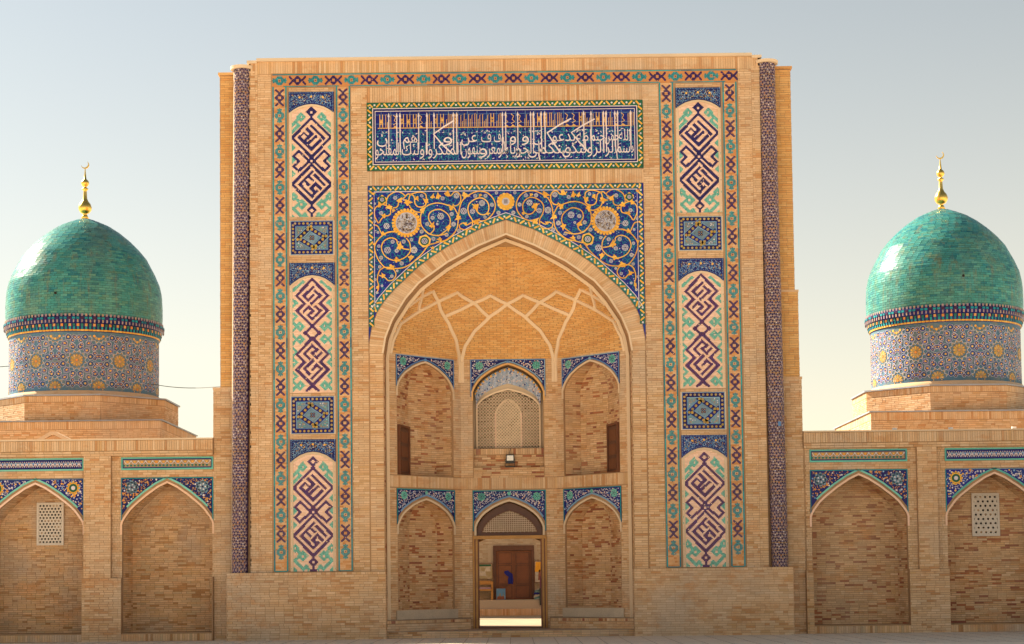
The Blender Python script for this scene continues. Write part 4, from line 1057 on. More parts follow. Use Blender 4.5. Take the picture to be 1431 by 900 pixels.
while z<11.08:
    slope=(va(z-.02)-va(z+.02))/.04; dz=.058/math.sqrt(1+slope*slope)
    s_=va(z)/3.38; L=8.2*s_; nb=max(3,int(L/.26)); off=random.random()
    for i in range(nb):
        p0=(i+.04)/nb;p1=(i+.96)/nb
        if rr%2: p0+=.5/nb;p1+=.5/nb
        if p1>1: continue
        P=[vsurf(PI*(1-p0),z),vsurf(PI*(1-p1),z),vsurf(PI*(1-p1),z+dz*.84),vsurf(PI*(1-p0),z+dz*.84)]
        nv=(P[1]-P[0]).cross(P[3]-P[0])
        if nv.length<1e-9: continue
        nv.normalize()
        if nv.y>0: nv=-nv
        h=random.uniform(.006,.013); Q=[p+nv*h for p in P]
        B.curved.add([tuple(p) for p in P+Q],[(4,5,6,7),(0,1,5,4),(1,2,6,5),(2,3,7,6),(3,0,4,7)],'glowbrick')
    z+=dz; rr+=1
def rib(pts,wd=.108,h=.05):
    P=[]
    for i in range(len(pts)-1):
        for j in range(5):
            f=j/5; P.append((pts[i][0]+(pts[i+1][0]-pts[i][0])*f,pts[i][1]+(pts[i+1][1]-pts[i][1])*f))
    P.append(pts[-1])
    C=[vsurf(a,z) for a,z in P]; V=[]
    for i,(a,z) in enumerate(P):
        T=(C[min(i+1,len(C)-1)]-C[max(i-1,0)]).normalized()
        e=.01; n1=vsurf(a+e,z)-vsurf(a-e,z); n2=vsurf(a,min(z+e,11.24))-vsurf(a,z-e); nv=n1.cross(n2).normalized()
        if nv.y>0: nv=-nv
        if z<8.0: nv=Vector((-math.cos(a),-math.sin(a),0))
        S=T.cross(nv).normalized()
        V+=[tuple(C[i]-nv*.03+S*wd/2),tuple(C[i]+nv*h+S*wd*.42),tuple(C[i]+nv*h-S*wd*.42),tuple(C[i]-nv*.03-S*wd/2)]
    mb=MB(); n=len(P)
    mb.add(V,[(4*i+k,4*i+k+1,4*i+k+5,4*i+k+4) for i in range(n-1) for k in range(3)]+[(0,1,2,3),(4*n-1,4*n-2,4*n-3,4*n-4)],'ribplaster')
    mb.build('vault_rib',portal)
R1=[(3.135,8.05),(3.125,8.485),(3.089,8.936),(2.874,9.34),(2.687,9.68),(2.513,9.951),(2.213,9.736),(2.142,9.687),(1.87,9.303)]
R2=[(2.207,7.404),(2.2,7.9),(2.223,8.211),(2.291,8.64),(2.435,9.11),(2.695,9.704),(2.872,9.922),(3.016,9.691),(3.13,9.392)]
R3=[(2.170,7.407),(2.172,7.9),(2.169,8.145),(2.149,8.493),(2.056,8.927),(1.857,9.331),(1.5708,9.675),(1.24,9.906),(.942,9.662),(.647,9.305)]
R4=[(3.126,9.862),(2.991,9.726),(2.867,9.369)]
for R_ in (R1,R2,R3,R4):
    rib(R_); rib([(PI-a,z) for a,z in R_])
# floor, step and benches
fl=MB()
fl.plan([(-3.45,.12),(3.45,.12),(3.36,.42),(1.4,2.38),(1.05,2.38),(1.05,3.2),(-1.05,3.2),(-1.05,2.38),(-1.4,2.38),(-3.36,.42)],0,.2,'sill'); fl.build('step',portal)
B.lay(Fr((0,.12,0)),(-3.45,3.45),.01,.19,'oldbrick')
for s in (-1,1):
    bp=[(s*x,y) for x,y in ((3.45,.16),(1.16,1.75),(1.16,2.37),(1.38,2.38),(3.36,.40))]
    bm=MB(); bm.plan(bp,.2,.5,'mortar'); bm.plan([(s*3.45,.15),(s*1.15,1.74),(s*1.15,2.375),(s*1.39,2.37),(s*3.37,.39)],.5,.515,'sill'); bm.build('bench',portal)
    if s<0: fb_=Fr((bp[0][0],bp[0][1],0),(bp[1][0]-bp[0][0],bp[1][1]-bp[0][1]))
    else: fb_=Fr((bp[1][0],bp[1][1],0),(bp[0][0]-bp[1][0],bp[0][1]-bp[1][1]))
    L=math.dist(bp[0],bp[1]); B.lay(fb_,(0,L),.2,.40,'brick'); B.soldier(fb_,0,L,.41,.495,'mixbrick')
    fe=Fr((bp[1][0],bp[1][1],0),(0,1)) if s<0 else Fr((bp[2][0],bp[2][1],0),(0,-1))
    B.lay(fe,(0,.6),.2,.40,'brick'); B.soldier(fe,0,.6,.41,.495,'mixbrick')
# door frame and grille
df=MB(); fy=2.42
for s in (-1,1):
    a,b=sorted((s*.915,s*1.085)); df.wbox(a,b,fy-.08,fy+.10,.2,2.86,'oak'); a,b=sorted((s*.895,s*.935)); df.wbox(a,b,fy-.11,fy-.07,.2,2.80,'wood'); a,b=sorted((s*1.0,s*1.03)); df.wbox(a,b,fy-.10,fy-.07,.2,2.86,'wood')
df.wbox(-1.08,1.08,fy-.11,fy+.1,2.80,2.90,'oak'); df.wbox(-.93,.93,fy-.06,fy+.1,.2,.235,'wood'); dfo=df.build('door_frame',portal)
ty=MB(); Ft=Fr((0,2.46,0))
Aty=Arch(0,.955,2.9,3.10,3.86,P_IWAN); Atg=Arch(0,.80,3.0,3.04,3.64,P_IWAN)
o_=Aty.line(0); i_=Atg.line(0,2.985)
op=[at_(o_,i/40) for i in range(41)]; ip=[at_(i_,i/40) for i in range(41)]
V=[Ft(*p,0) for p in op]+[Ft(*p,0) for p in ip]+[Ft(*p,-.08) for p in ip]
ty.add(V,[(i,i+1,42+i,41+i) for i in range(40)]+[(41+i,42+i,83+i,82+i) for i in range(40)],'darkwood')
ty.box(Ft,-.955,.955,2.9,3.0,-.05,.01,'darkwood'); ty.ribbon(Ft,ip,.02,0,.02,'wood'); tyo=ty.build('door_tympanum',portal)
gr_=MB(); p=.062
for r in range(11):
    for k in range(-13,14):
        u=k*p; v=3.0+(r+.5)*p
        if abs(u)>.78 or v>Atg.top(u,0)-.005: continue
        if (r+k)%2==0: gr_.box(Ft,u-p*.95,u+p*.95,v-.010,v+.010,-.05,-.02,'latwood')
        else: gr_.box(Ft,u-.010,u+.010,v-p*.95,v+p*.95,-.055,-.035,'latwood')
gr_.build('grille',tyo)
# gateway passage
ps=MB()
ps.wbox(-2.4,-2.2,3.7,8.8,0,4.6,'mortar_dark'); ps.wbox(2.2,2.4,3.7,8.8,0,4.6,'mortar_dark'); ps.wbox(-2.4,2.4,3.7,8.8,4.6,4.8,'mortar_dark')
ps.wbox(-2.4,-1.0,2.9,3.3,0,4.6,'mortar_dark'); ps.wbox(1.0,2.4,2.9,3.3,0,4.6,'mortar_dark'); ps.wbox(-2.4,2.4,3.2,3.71,4.2,4.6,'mortar_dark'); ps.wbox(-2.4,-2.2,3.3,3.7,0,4.6,'mortar_dark'); ps.wbox(2.2,2.4,3.3,3.7,0,4.6,'mortar_dark')
arch_wall(ps,Fr((0,8.8,0)),-2.4,2.4,0,4.8,[Arch(0,1.7,.0,2.3,3.15,P_IWAN)],'mortar_dark',reveal=.3)
ps.wbox(-2.2,2.2,3.2,8.8,0,.12,'sill'); ps.build('gateway_passage',portal)
B.build(portal)

# lamps on the jambs and floodlight
def tube(x,name,label):
    o=thing(name,label,'lamp',(x,.95,2.3),group='white strip lamps on the portal jambs'); s=1 if x<0 else -1
    m1=MB(); m1.wbox(x-.03,x+.03,.92,.98,2.32,3.02,'tube'); m1.build('lamp_tube',o)
    m2=MB(); 
    for z in (2.28,3.02): m2.wbox(x-.036,x+.036,.91,.99,z,z+.05,'metal')
    m2.build('end_cap',o)
    m3=MB(); m3.wbox(x-.008,x+.008,.97,.99,1.9,2.29,'blackmetal'); m3.wbox(min(x,x-s*.12),max(x,x-s*.12),.99,1.01,2.6,2.66,'metal'); m3.build('cable',o)
tube(-3.55+.08,'strip_lamp','white strip lamp on the left jamb of the portal arch')
tube(3.52-.03,'strip_lamp','white strip lamp on the right jamb of the portal arch')
fl_=thing('floodlight','small black floodlight on the brick sill above the doorway','floodlight',(.04,2.44,4.93))
m1=MB(); m1.wbox(-.08,.16,2.40,2.50,5.02,5.28,'blackmetal'); m1.build('housing',fl_)
m1=MB(); m1.wbox(-.055,.135,2.388,2.40,5.10,5.25,'lampglass'); m1.build('lamp_glass',fl_)
m1=MB(); m1.wbox(-.10,-.085,2.42,2.48,4.93,5.16,'blackmetal'); m1.wbox(.165,.18,2.42,2.48,4.93,5.16,'blackmetal'); m1.wbox(-.10,.18,2.42,2.50,4.91,4.94,'blackmetal'); m1.build('bracket',fl_)
m1=MB(); m1.ribbon(Fr((0,2.5,0)),[(.04,5.26),(.03,5.36),(.06,5.47)],.015,0,.02,'blackmetal'); m1.build('cable',fl_)
# ================================================================== ARCADE WALLS
def arcade(name,label,s,bays,xin,xout,styles,windows):
    """bays: centre x of each bay; s=-1 left, +1 right"""
    W=thing(name,label,'arcade wall',(s*14,.3,0)); B=Bricks()
    yf=.3; fr=Fr((0,yf,0)); rec=.11; fr2=Fr((0,yf+rec,0))
    H=5.66; x0,x1=sorted((xin,xout))
    mb=MB(); mb.wbox(x0,x1,yf+.02,yf+.1,5.22,H,'mortar'); mb.wbox(x0,x1,yf+1.2,yf+1.5,0,H-.04,'mortar'); mb.wbox(x0,x1,yf+.08,yf+1.3,H-.1,H-.02,'mortar')
    A=[Arch(c,h,.24,3.28,4.44,P_BAY) for c,h in bays]
    edges=sorted([x0,x1]+[ (bays[i][0]+bays[i+1][0])/2 for i in range(len(bays)-1)])
    order=sorted(A,key=lambda a:a.c)
    for i,a in enumerate(order):
        arch_wall(mb,fr2,edges[i],edges[i+1],0,5.24,[a],'mortar',reveal=.16)
    mb.build('wall',W)
    cp=MB(); cp.wbox(x0,x1,yf-.04,yf+1.5,H,H+.045,'plaster'); cp.build('coping',W)
    B.soldier(fr,x0,x1,5.36,H,'brick'); B.lay(fr,(x0,x1),5.22,5.355,'brick')
    # piers
    pm=MB(); ppos=[]
    for i in range(len(order)+1):
        a=order[i-1] if i>0 else None; b=order[i] if i<len(order) else None
        l=(a.c+a.a) if a else x0; r=(b.c-b.a) if b else x1
        # base block to 1.78, raised pilaster above
        if l>=r-.02: continue
        pm.wbox(l,r,yf-.02,yf+rec+.02,0,1.78,'mortar'); fb=Fr((0,yf-.02,0)); B.lay(fb,(l,r),0,1.78,'brick' if a and b else 'oldbrick')
        ml=.0 if (not a or (s<0 and i==1)) else .28; mr=.28 if b else 0
        if a and b and s<0: ml,mr=.0+.04,.30
        if a and b and s>0: ml,mr=.28,.28
        if not a: ml=0; mr=.16 if s>0 else .28
        if not b: mr=0; ml=.10
        p,q=l+ml,r-mr
        if q-p>.05:
            pm.wbox(p,q,yf,yf+rec+.02,1.78,5.22,'mortar'); B.lay(fr,(p,q),1.79,5.22,'brick'); ppos.append((p,q))
            for xx,U in ((p,(0,-1)),(q,(0,1))): pass
        # brick margin behind the pilaster
        if ml>.03: B.lay(fr2,(l,p),1.79,5.22,'brick',L=.14)
        if mr>.03: B.lay(fr2,(q,r),1.79,5.22,'brick',L=.14)
    pm.build('pier',W)
    for k,(a,st) in enumerate(zip(A,styles)):
        hw=a.a+.03
        B.lay(fr2,holes(a.c-a.a,a.c+a.a,[],0),4.62,4.82,'brick')
        B.lay(fr2,holes(a.c-a.a,a.c+a.a,[],0),5.17,5.22,'brick',pitch=.05)
        niche_spandrel(fr2,a,hw,4.60,W,style=st)
        arch_trim(fr2,a,.055,-.02,.03,'cream',W,zlow=3.0)
        # tile band
        tb=MB(); u0,u1=a.c-hw,a.c+hw
        tb.box(fr2,u0,u1,4.82,5.18,0,.018,'deep')
        frame_lines(tb,fr2,u0,u1,4.82,5.18,.045,.018,.03,'aqua')
        tb.box(fr2,u0+.07,u1-.07,4.90,5.10,.018,.022,'cobalt' if st=='blue' else 'brownglaze')
        n=int((u1-u0-.16)/(.19 if st=='orange' else .12)); p=(u1-u0-.16)/n
        for i in range(n):
            u=u0+.08+(i+.5)*p
            if st=='orange':
                tb.disc(fr2,u,5.045,.052,.022,.03,'orange',k=8,sq=.7); tb.disc(fr2,u,5.045,.02,.03,.033,'gold',k=5)
                for q in (-.5,0): tb.disc(fr2,u+q*p,4.945,.034,.022,.029,'teal',k=6)
                tb.ribbon(fr2,[(u-p/2,5.09),(u-p*.25,5.0),(u,4.985),(u+p*.25,5.0),(u+p/2,5.09)],.014,.022,.028,'white')
                tb.disc(fr2,u+p/2,5.06,.018,.022,.03,'white',k=5)
            else:
                tb.ribbon(fr2,[(u-p/2,4.92),(u,5.08),(u+p/2,4.92)],.018,.022,.03,'white'); tb.ribbon(fr2,[(u-p/2,5.08),(u,4.92),(u+p/2,5.08)],.018,.022,.028,'cream')
                tb.disc(fr2,u,5.0,.022,.022,.031,'white',k=6); tb.disc(fr2,u+p/2,5.03,.03,.022,.03,'sky',k=6)
        tb.build('tile_band',W)
        # recess
        nm=MB(); pt=recess(nm,B,fr2,a,[(-1,0),(-.9,.62),(.9,.62),(1,0)],'mortar_dark','mixbrick' if st in('orange','blue') and s>0 else 'oldbrick',dome=False,offset=.16)
        nm.build('niche',W)
        # upright brick kerb at the foot
        kb=MB(); kb.wbox(a.c-a.a,a.c+a.a,yf-.01,yf+.25,0,.215,'mortar_dark'); kb.build('kerb',W)
        B.soldier(Fr((0,yf-.01,0)),a.c-a.a,a.c+a.a,.005,.21,'oldbrick')
        # putlog holes and patches
    for (c,z0,z1,hw,cols,rows,r) in windows:
        wf=Fr((0,yf+rec+.16+.62,0)); wd=MB()
        wd.box(wf,c-hw,c+hw,z0,z1,-.02,.012,'black')
        cw=(2*hw-.10)/cols; ch=(z1-z0-.10)/rows
        for i in range(rows):
            for j in range(cols+(i%2)):
                u=c-hw+.05+(j+.5-(.5 if i%2 else 0))*cw; v=z0+.05+(i+.5)*ch
                # hexagonal cell
                k=6; O=[];I=[]
                for q in range(k):
                    an=PI/6+q*PI/3; O.append((min(max(u+cw*.5774*math.cos(an)*1.0,c-hw+.04),c+hw-.04),v+ch*.667*math.sin(an))); I.append((min(max(u+r*math.cos(an),c-hw+.045),c+hw-.045),v+r*math.sin(an)))
                V=[wf(*p,.05) for p in O]+[wf(*p,.05) for p in I]+[wf(*p,.01) for p in I]
                wd.add(V,[(q,(q+1)%k,k+(q+1)%k,k+q) for q in range(k)]+[(k+q,k+(q+1)%k,2*k+(q+1)%k,2*k+q) for q in range(k)],'whiteplaster')
        frame_lines(wd,wf,c-hw,c+hw,z0,z1,.06,0,.062,'whiteplaster')
        wd.build('lattice_window',W)
    B.build(W)
    return W
LW=arcade('arcade_wall','low brick arcade wall left of the portal with glazed niche heads',-1,[(-9.64,1.27),(-13.36,1.34),(-17.05,1.27)],-8.34,-19.6,['orange','blue','orange'],[(-13.13,2.74,3.96,.385,7,13,.032)])
RW=arcade('arcade_wall','low brick arcade wall right of the portal with glazed niche heads',1,[(9.87,1.35),(13.70,1.36),(17.5,1.35)],8.32,19.9,['orange','blue','orange'],[(13.62,2.70,3.93,.395,5,9,.036)])

# ================================================================== DOMED MAUSOLEA
def mausoleum(cx,label,rot,seed):
    random.seed(seed)
    cy=14.; W=thing('domed_mausoleum',label,'mausoleum',(cx,cy,0)); B=Bricks()
    mb=MB(); h=3.4
    mb.wbox(cx-h,cx+h,cy-h,cy+h,0,7.15,'mortar')
    f1=Fr((cx,cy-h,0)); B.soldier(f1,-h,h,6.88,7.15,'brick'); B.lay(f1,(-h,h),5.6,6.87,'brick')
    for sx in (-1,1):
        fs_=Fr((cx+sx*h,cy,0),(0,1) if sx>0 else (0,-1)); B.soldier(fs_,-h,h,6.88,7.15,'brick'); B.lay(fs_,(-h,h),5.6,6.87,'brick')
    mb.build('square_base',W)
    ap=3.12; R=ap/math.cos(PI/8); oc=[(cx+R*math.cos(PI/8+i*PI/4),cy+R*math.sin(PI/8+i*PI/4)) for i in range(8)]
    mo=MB(); mo.plan(oc,7.15,8.06,'mortar'); mo.build('octagonal_tier',W)
    for i in range(8):
        a=oc[i];b=oc[(i+1)%8]; mid=((a[0]+b[0])/2,(a[1]+b[1])/2)
        if mid[1]>cy+.5: continue
        fo=Fr((mid[0],mid[1],0),(b[0]-a[0],b[1]-a[1])); hl=math.dist(a,b)/2
        B.soldier(fo,-hl,hl,7.85,8.05,'brick'); B.lay(fo,(-hl,hl),7.2,7.84,'brick')
    cap=MB(); cap.wbox(cx-h-.07,cx+h+.07,cy-h-.07,cy+h+.07,7.15,7.19,'metal')
    cap.plan([(cx+(x-cx)*1.025,cy+(y-cy)*1.025) for x,y in oc],8.06,8.11,'metal'); cap.build('roof_flashing',W)
    # drum
    dr=MB(); Rd=2.62
    dr.lathe((cx,cy),[(Rd,8.30),(Rd,10.34)],'drumbase',k=64); dr.lathe((cx,cy),[(Rd+.04,8.11),(Rd+.04,8.30),(Rd,8.30)],'brick',k=64); dro=dr.build('drum',W,smooth=True)
    c=Cyl((cx,cy),Rd); tl=MB()
    tl.box(c,-4.2,4.2,8.12,8.28,.05,.055,'glowbrick') if False else None
    per=1.50; ht=1.72; z0=8.42; nper=11; ptch=2*PI*Rd/nper
    vis=math.radians(112)*Rd
    def inr(u): return abs(u)<vis
    for r in range(-1,3):
        for i in range(-6,7):
            u=(i+(.5 if r%2 else 0))*ptch+rot; z=z0+.93+(r)*.93
            if not inr(u): continue
            ok=lambda zz: 8.36<zz<10.28
            k12=12
            if ok(z):
                for q in range(k12):
                    a=2*PI*q/k12; x_,y_=u+.22*math.cos(a),z+.22*math.sin(a)
                    if ok(y_): tl.ribbon(c,[(u+.06*math.cos(a),z+.06*math.sin(a)),(x_,y_)],.075,0,.008,'mustard' if q%2 else 'brownglaze')
                for q in range(12): tl.disc(c,u+.16*math.cos(PI*q/6),z+.16*math.sin(PI*q/6),.022,.008,.013,'gold',k=5)
                tl.disc(c,u,z,.05,.0,.014,'orange',k=8)
            elif 8.2<z<10.45:
                for q in range(k12):
                    a=2*PI*q/k12; x_,y_=u+.22*math.cos(a),z+.22*math.sin(a)
                    if ok(y_): tl.disc(c,u+.18*math.cos(a),z+.18*math.sin(a),.05,0,.008,'gold' if q%2 else 'brownglaze',k=5)
            # white star outline and two rings of petals
            st=[]
            for q in range(k12*2):
                a=PI*q/k12; rr=(.36 if q%2 else .27); st.append((u+rr*math.cos(a),z+rr*math.sin(a)))
            for q in range(len(st)):
                p_,q_=st[q],st[(q+1)%len(st)]
                if ok(p_[1]) and ok(q_[1]): tl.ribbon(c,[p_,q_],.02,0,.010,'petal')
            for ring,(rad,n,sz) in enumerate(((.475,12,.086),(.70,16,.062))):
                for q in range(n):
                    a=2*PI*(q+.5)/n; x_,y_=u+rad*math.cos(a),z+rad*math.sin(a)
                    if not ok(y_-sz) or not ok(y_+sz): continue
                    P=[(x_+sz*math.cos(a+w2)*f,y_+sz*math.sin(a+w2)*f) for w2,f in ((0,1.25),(1.05,1),(2.1,1),(PI,.9),(-2.1,1),(-1.05,1))]
                    tl.ribbon(c,[(x_+(px-x_)*1.28,y_+(py-y_)*1.28) for px,py in P],.018,0,.009,'petal',closed=True)
                    tl.ribbon(c,P,.034,0,.008,'cobalt',closed=True); tl.disc(c,x_,y_,sz*.42,0,.010,'gold',k=5)
            for q in range(5):
                a=2*PI*q/5+.3; x_,y_=u+ptch/2+.15*math.cos(a),z+.15*math.sin(a)
                if ok(y_-.07) and ok(y_+.07) and inr(x_):
                    tl.disc(c,x_,y_,.075,0,.0075,'petal',k=6); tl.disc(c,x_,y_,.058,.0075,.0095,'cobalt',k=6); tl.disc(c,x_,y_,.026,.0095,.011,'mustard',k=5)
            for q in range(12):
                a=2*PI*(q+.5)/12; x_,y_=u+.30*math.cos(a),z+.30*math.sin(a)
                if ok(y_-.05) and ok(y_+.05):
                    tl.disc(c,x_,y_,.03,0,.008,'mustard',k=5)
    tl.build('star_mosaic',dro,kind='stuff')
    # cornice
    co=MB(); co.lathe((cx,cy),[(Rd,10.34),(2.64,10.36),(2.66,10.44),(2.70,10.5),(2.71,10.62),(2.79,10.68),(2.80,10.84),(2.74,10.86),(2.74,10.95)],'deep',k=72); coo=co.build('cornice',W,smooth=False)
    cc=Cyl((cx,cy),1.0); det=MB(); n=124
    for i in range(n):
        a=(i/n-.5)*2*PI
        if abs(a)>1.95: continue
        for (Rr,zz,hh,wd_,m_) in ((2.655,10.36,.055,.9,'gold'),(2.69,10.42,.10,.45,'turq'),(2.72,10.52,.09,.62,'orange' if i%2 else 'teal'),(2.80,10.64,.10,.35,'lilac'),(2.812,10.76,.07,.7,'turq' if i%3 else 'plum'),(2.77,10.86,.09,.5,'lilac')):
            cr=Cyl((cx,cy),Rr); u=a*Rr; w_=2*PI*Rr/n*wd_/2; det.box(cr,u-w_,u+w_,zz,zz+hh,0,.012,m_)
    det.build('muqarnas_tile',coo,kind='stuff')
    # dome of glazed bricks
    prof=[(2.74,10.9),(2.76,11.2),(2.755,11.6),(2.73,12.0),(2.66,12.35),(2.50,12.74),(2.2,13.32),(1.92,13.66),(1.61,13.97),(1.27,14.25),(.91,14.49),(.58,14.64),(.33,14.74),(.14,14.80),(.05,14.82)]
    db=MB(); db.lathe((cx,cy),[(r-.012,z) for r,z in prof],'domebase',k=72); dbo=db.build('dome',W,smooth=True)
    S=[0]
    for a,b in zip(prof,prof[1:]): S.append(S[-1]+math.dist(a,b))
    def pr(s_):
        i=min(len(prof)-2,max(0,bisect.bisect_right(S,s_)-1)); f=(s_-S[i])/(S[i+1]-S[i]); return (prof[i][0]+(prof[i+1][0]-prof[i][0])*f,prof[i][1]+(prof[i+1][1]-prof[i][1])*f)
    big=[];rest=MB(); pitch=.082; s_=0; r=0
    wob=[(random.uniform(-PI/2-1.2,-PI/2+1.2),random.uniform(1,4.4),random.uniform(.25,.6),random.uniform(-.02,.02)) for _ in range(26)]
    while s_<S[-1]-.1:
        (ra,za),(rb,zb)=pr(s_+.004),pr(s_+pitch-.005); L=2*PI*ra; n=max(6,int(L/.235)); off=(r%2)*.5+random.uniform(-.05,.05)
        for i in range(n):
            a0=2*PI*(i+off+.02)/n; a1=2*PI*(i+off+.98)/n; am=(a0+a1)/2
            if math.sin(am)>.45: continue
            q=0
            for (wa,ws,wr,wh) in wob:
                d=math.hypot(math.atan2(math.sin(am-wa),math.cos(am-wa))*ra,s_-ws)
                if d<wr: q+=wh*(1-d/wr)**2
            t0,t1,t2,t3=[random.uniform(-.0035,.0035)+q*.6 for _ in range(4)]
            P=[(cx+(ra+t0)*math.cos(a0),cy+(ra+t0)*math.sin(a0),za),(cx+(ra+t1)*math.cos(a1),cy+(ra+t1)*math.sin(a1),za),(cx+(rb+t2)*math.cos(a1),cy+(rb+t2)*math.sin(a1),zb),(cx+(rb+t3)*math.cos(a0),cy+(rb+t3)*math.sin(a0),zb)]
            I=[((x-cx)*(1-.016/ra)+cx,(y-cy)*(1-.016/ra)+cy,z-.003) for x,y,z in P]
            rec_=(P,I,am,s_,ra)
            if -math.sin(am)>.8 and 1.2<s_<2.2 and len(big)<300: big.append(rec_)
            else: rest.add(P+I,[(0,1,2,3),(1,0,4,5),(2,1,5,6),(3,2,6,7),(0,3,7,4)],'dome')
        s_+=pitch; r+=1
    rest.build('glazed_brick',dbo,kind='stuff')
    for P,I,am,s2,ra in big:
        o_=MB(); ctr=[sum(p[k] for p in P)/4 for k in range(3)]
        me=bpy.data.meshes.new('glazed_brick'); me.from_pydata([tuple(p[k]-ctr[k] for k in range(3)) for p in P+I],[],[(0,1,2,3),(1,0,4,5),(2,1,5,6),(3,2,6,7),(0,3,7,4)]); me.materials.append(M['dome'])
        o=bpy.data.objects.new('glazed_brick',me); COL.objects.link(o); o.parent=dbo; o.location=ctr
        o.matrix_parent_inverse=parent_world(dbo).inverted()
    # little vent hole
    vh=MB(); vh.disc(Fr((cx-.36 if cx<0 else cx+.03,cy-2.715,0)),0,11.67 if cx<0 else 11.91,.045,0,.05,'black',k=8); vh.build('vent_hole',dbo)
    fn=MB(); fp=[(.10,14.78),(.15,14.80),(.09,14.92),(.07,14.98),(.16,15.02),(.225,15.12),(.24,15.22),(.20,15.34),(.12,15.44),(.075,15.55),(.062,15.80),(.06,15.83),(.11,15.87),(.11,15.91),(.055,15.95),(.06,15.98),(.12,16.03),(.145,16.11),(.12,16.19),(.05,16.26),(.03,16.45),(.015,16.64)]
    fn.lathe((cx,cy),fp,'gilt',k=24); fo_=fn.build('finial',W,smooth=True)
    cr=MB(); ff=Fr((cx,cy,0)); cxz=16.78; pts=[]
    for i in range(17):
        a=math.radians(-150+i*300/16-10); 
        pts.append((math.cos(a),math.sin(a)))
    outp=[];inp=[]
    for i in range(15):
        a=math.radians(-175+i*235/14); outp.append((.145*math.cos(a),cxz+.145*math.sin(a)))
    for i in range(15):
        t_=i/14; a=math.radians(-175+t_*235); rr=.145-.05*math.sin(PI*t_)-.004; inp.append((rr*math.cos(a),cxz+rr*math.sin(a)))
    V=[ff(*p,.015) for p in outp]+[ff(*p,.015) for p in inp]+[ff(*p,-.015) for p in outp]+[ff(*p,-.015) for p in inp]
    k=15; cr.add(V,[(i,i+1,k+i+1,k+i) for i in range(k-1)]+[(2*k+i,3*k+i,3*k+i+1,2*k+i+1) for i in range(k-1)]+[(i,2*k+i,2*k+i+1,i+1) for i in range(k-1)]+[(k+i,k+i+1,3*k+i+1,3*k+i) for i in range(k-1)],'gilt'); cr.build('crescent',fo_)
    B.build(W)
    return W
mausoleum(-15.24,'left domed mausoleum, a weathered turquoise dome with brown streaks on a star tiled drum',0.35,11)
mausoleum(15.72,'right domed mausoleum, a brighter green turquoise dome on a star tiled drum',-0.15,23)

# ================================================================== COURTYARD
cy_=MB(); cy_.wbox(-9,9,8.9,24.6,.06,.10,'court'); cy_.wbox(-9,9,19.0,19.5,.10,.106,'sill')
for k_ in range(9): cy_.wbox(-9,9,9.8+k_*1.8,9.84+k_*1.8,.10,.104,'sill')
cy_.wbox(-9,9,8.9,8.91,.1,.104,'sill'); cy_.build('courtyard_pavement',kind='structure')
cb=thing('courtyard_building','brick courtyard building seen through the doorway','building',(0,25,0)); B=Bricks()
mb=MB(); mb.wbox(-7,7,25,29,0,6.5,'greybrick'); mb.build('wall',cb)
fc=Fr((0,25,0)); B.lay(fc,holes(-3,3,[],0,[(-.95,1.10,.7,3.10)]),.75,4.6,'greybrick')
mb=MB(); mb.wbox(-5,5,23.9,25,0,.43,'greybrick'); mb.wbox(-5,5,24.3,25,.43,.78,'greybrick'); mb.build('terrace_step',cb)
B.soldier(Fr((0,23.9,0)),-3,3,.14,.42,'brick')
dr=MB(); dr.box(fc,-.62,.86,.79,2.82,.01,.05,'wood'); dro=dr.build('door',cb,label='brown panelled double door in a dark frame')
m1=MB(); m1.box(fc,-.74,-.62,.79,3.04,0,.14,'darkwood'); m1.box(fc,.86,.98,.79,3.04,0,.14,'darkwood'); m1.box(fc,-.62,.86,2.83,3.04,0,.14,'darkwood'); m1.build('frame',dro)
for x0_,x1_ in ((-.61,.115),(.125,.85)):
    m1=MB(); m1.box(fc,x0_,x1_,.80,2.81,.05,.08,'wood')
    for z0_,z1_ in ((.88,1.35),(1.45,2.2),(2.3,2.72)): frame_lines(m1,fc,x0_+.07,x1_-.07,z0_-.03,z1_+.03,.03,.08,.10,'darkwood')
    m1.build('door_leaf',dro)
B.build(cb,n=120)
def painting(label,x0,x1,z0,z1,y,base,blobs):
    o=thing('painting',label,'painting',((x0+x1)/2,y,z0)); f=Fr((0,y,0)); m1=MB(); m1.box(f,x0,x1,z0,z1,0,.03,base,back=True)
    for (a,b,c,d,m) in blobs: m1.prism(f,[(x0+(x1-x0)*a,z0+(z1-z0)*c),(x0+(x1-x0)*b,z0+(z1-z0)*c),(x0+(x1-x0)*(b-.05),z0+(z1-z0)*d),(x0+(x1-x0)*(a+.08),z0+(z1-z0)*d)],.03,.033,m)
    m1.build('canvas',o)
    m2=MB(); frame_lines(m2,f,x0-.02,x1+.02,z0-.02,z1+.02,.02,0,.04,'wood'); m2.build('frame',o)
painting('brown landscape painting hung left of the courtyard door',-1.42,-.78,1.66,2.28,24.93,'landscape',[(.1,.6,.2,.5,'paper'),(.5,.9,.5,.8,'paper'),(.0,.95,.85,.97,'green')])
painting('blue sky painting leaning at the foot of the courtyard door',-.62,-.24,.79,1.25,24.8,'skypaint',[(.05,.9,.02,.3,'redbrown'),(.3,.5,.3,.6,'landscape'),(.7,.8,.3,.7,'landscape')])
painting('orange painting with pale figures right of the courtyard door',1.0,1.42,1.5,2.36,24.84,'paper',[(0,.95,.5,.98,'skin_orange'),(.3,.6,.1,.6,'redbrown'),(.6,.9,.2,.5,'landscape'),(.7,.85,.5,.9,'redbrown')])
ch=thing('wooden_bench','wooden bench with a faded pink cushion beside the courtyard door','bench',(-1.2,24.6,.79))
for x in (-1.6,-.84):
    for y in (24.45,24.8): m1=MB(); m1.wbox(x,x+.09,y,y+.08,.79,1.55 if y>24.5 else 1.2,'oak'); m1.build('leg',ch)
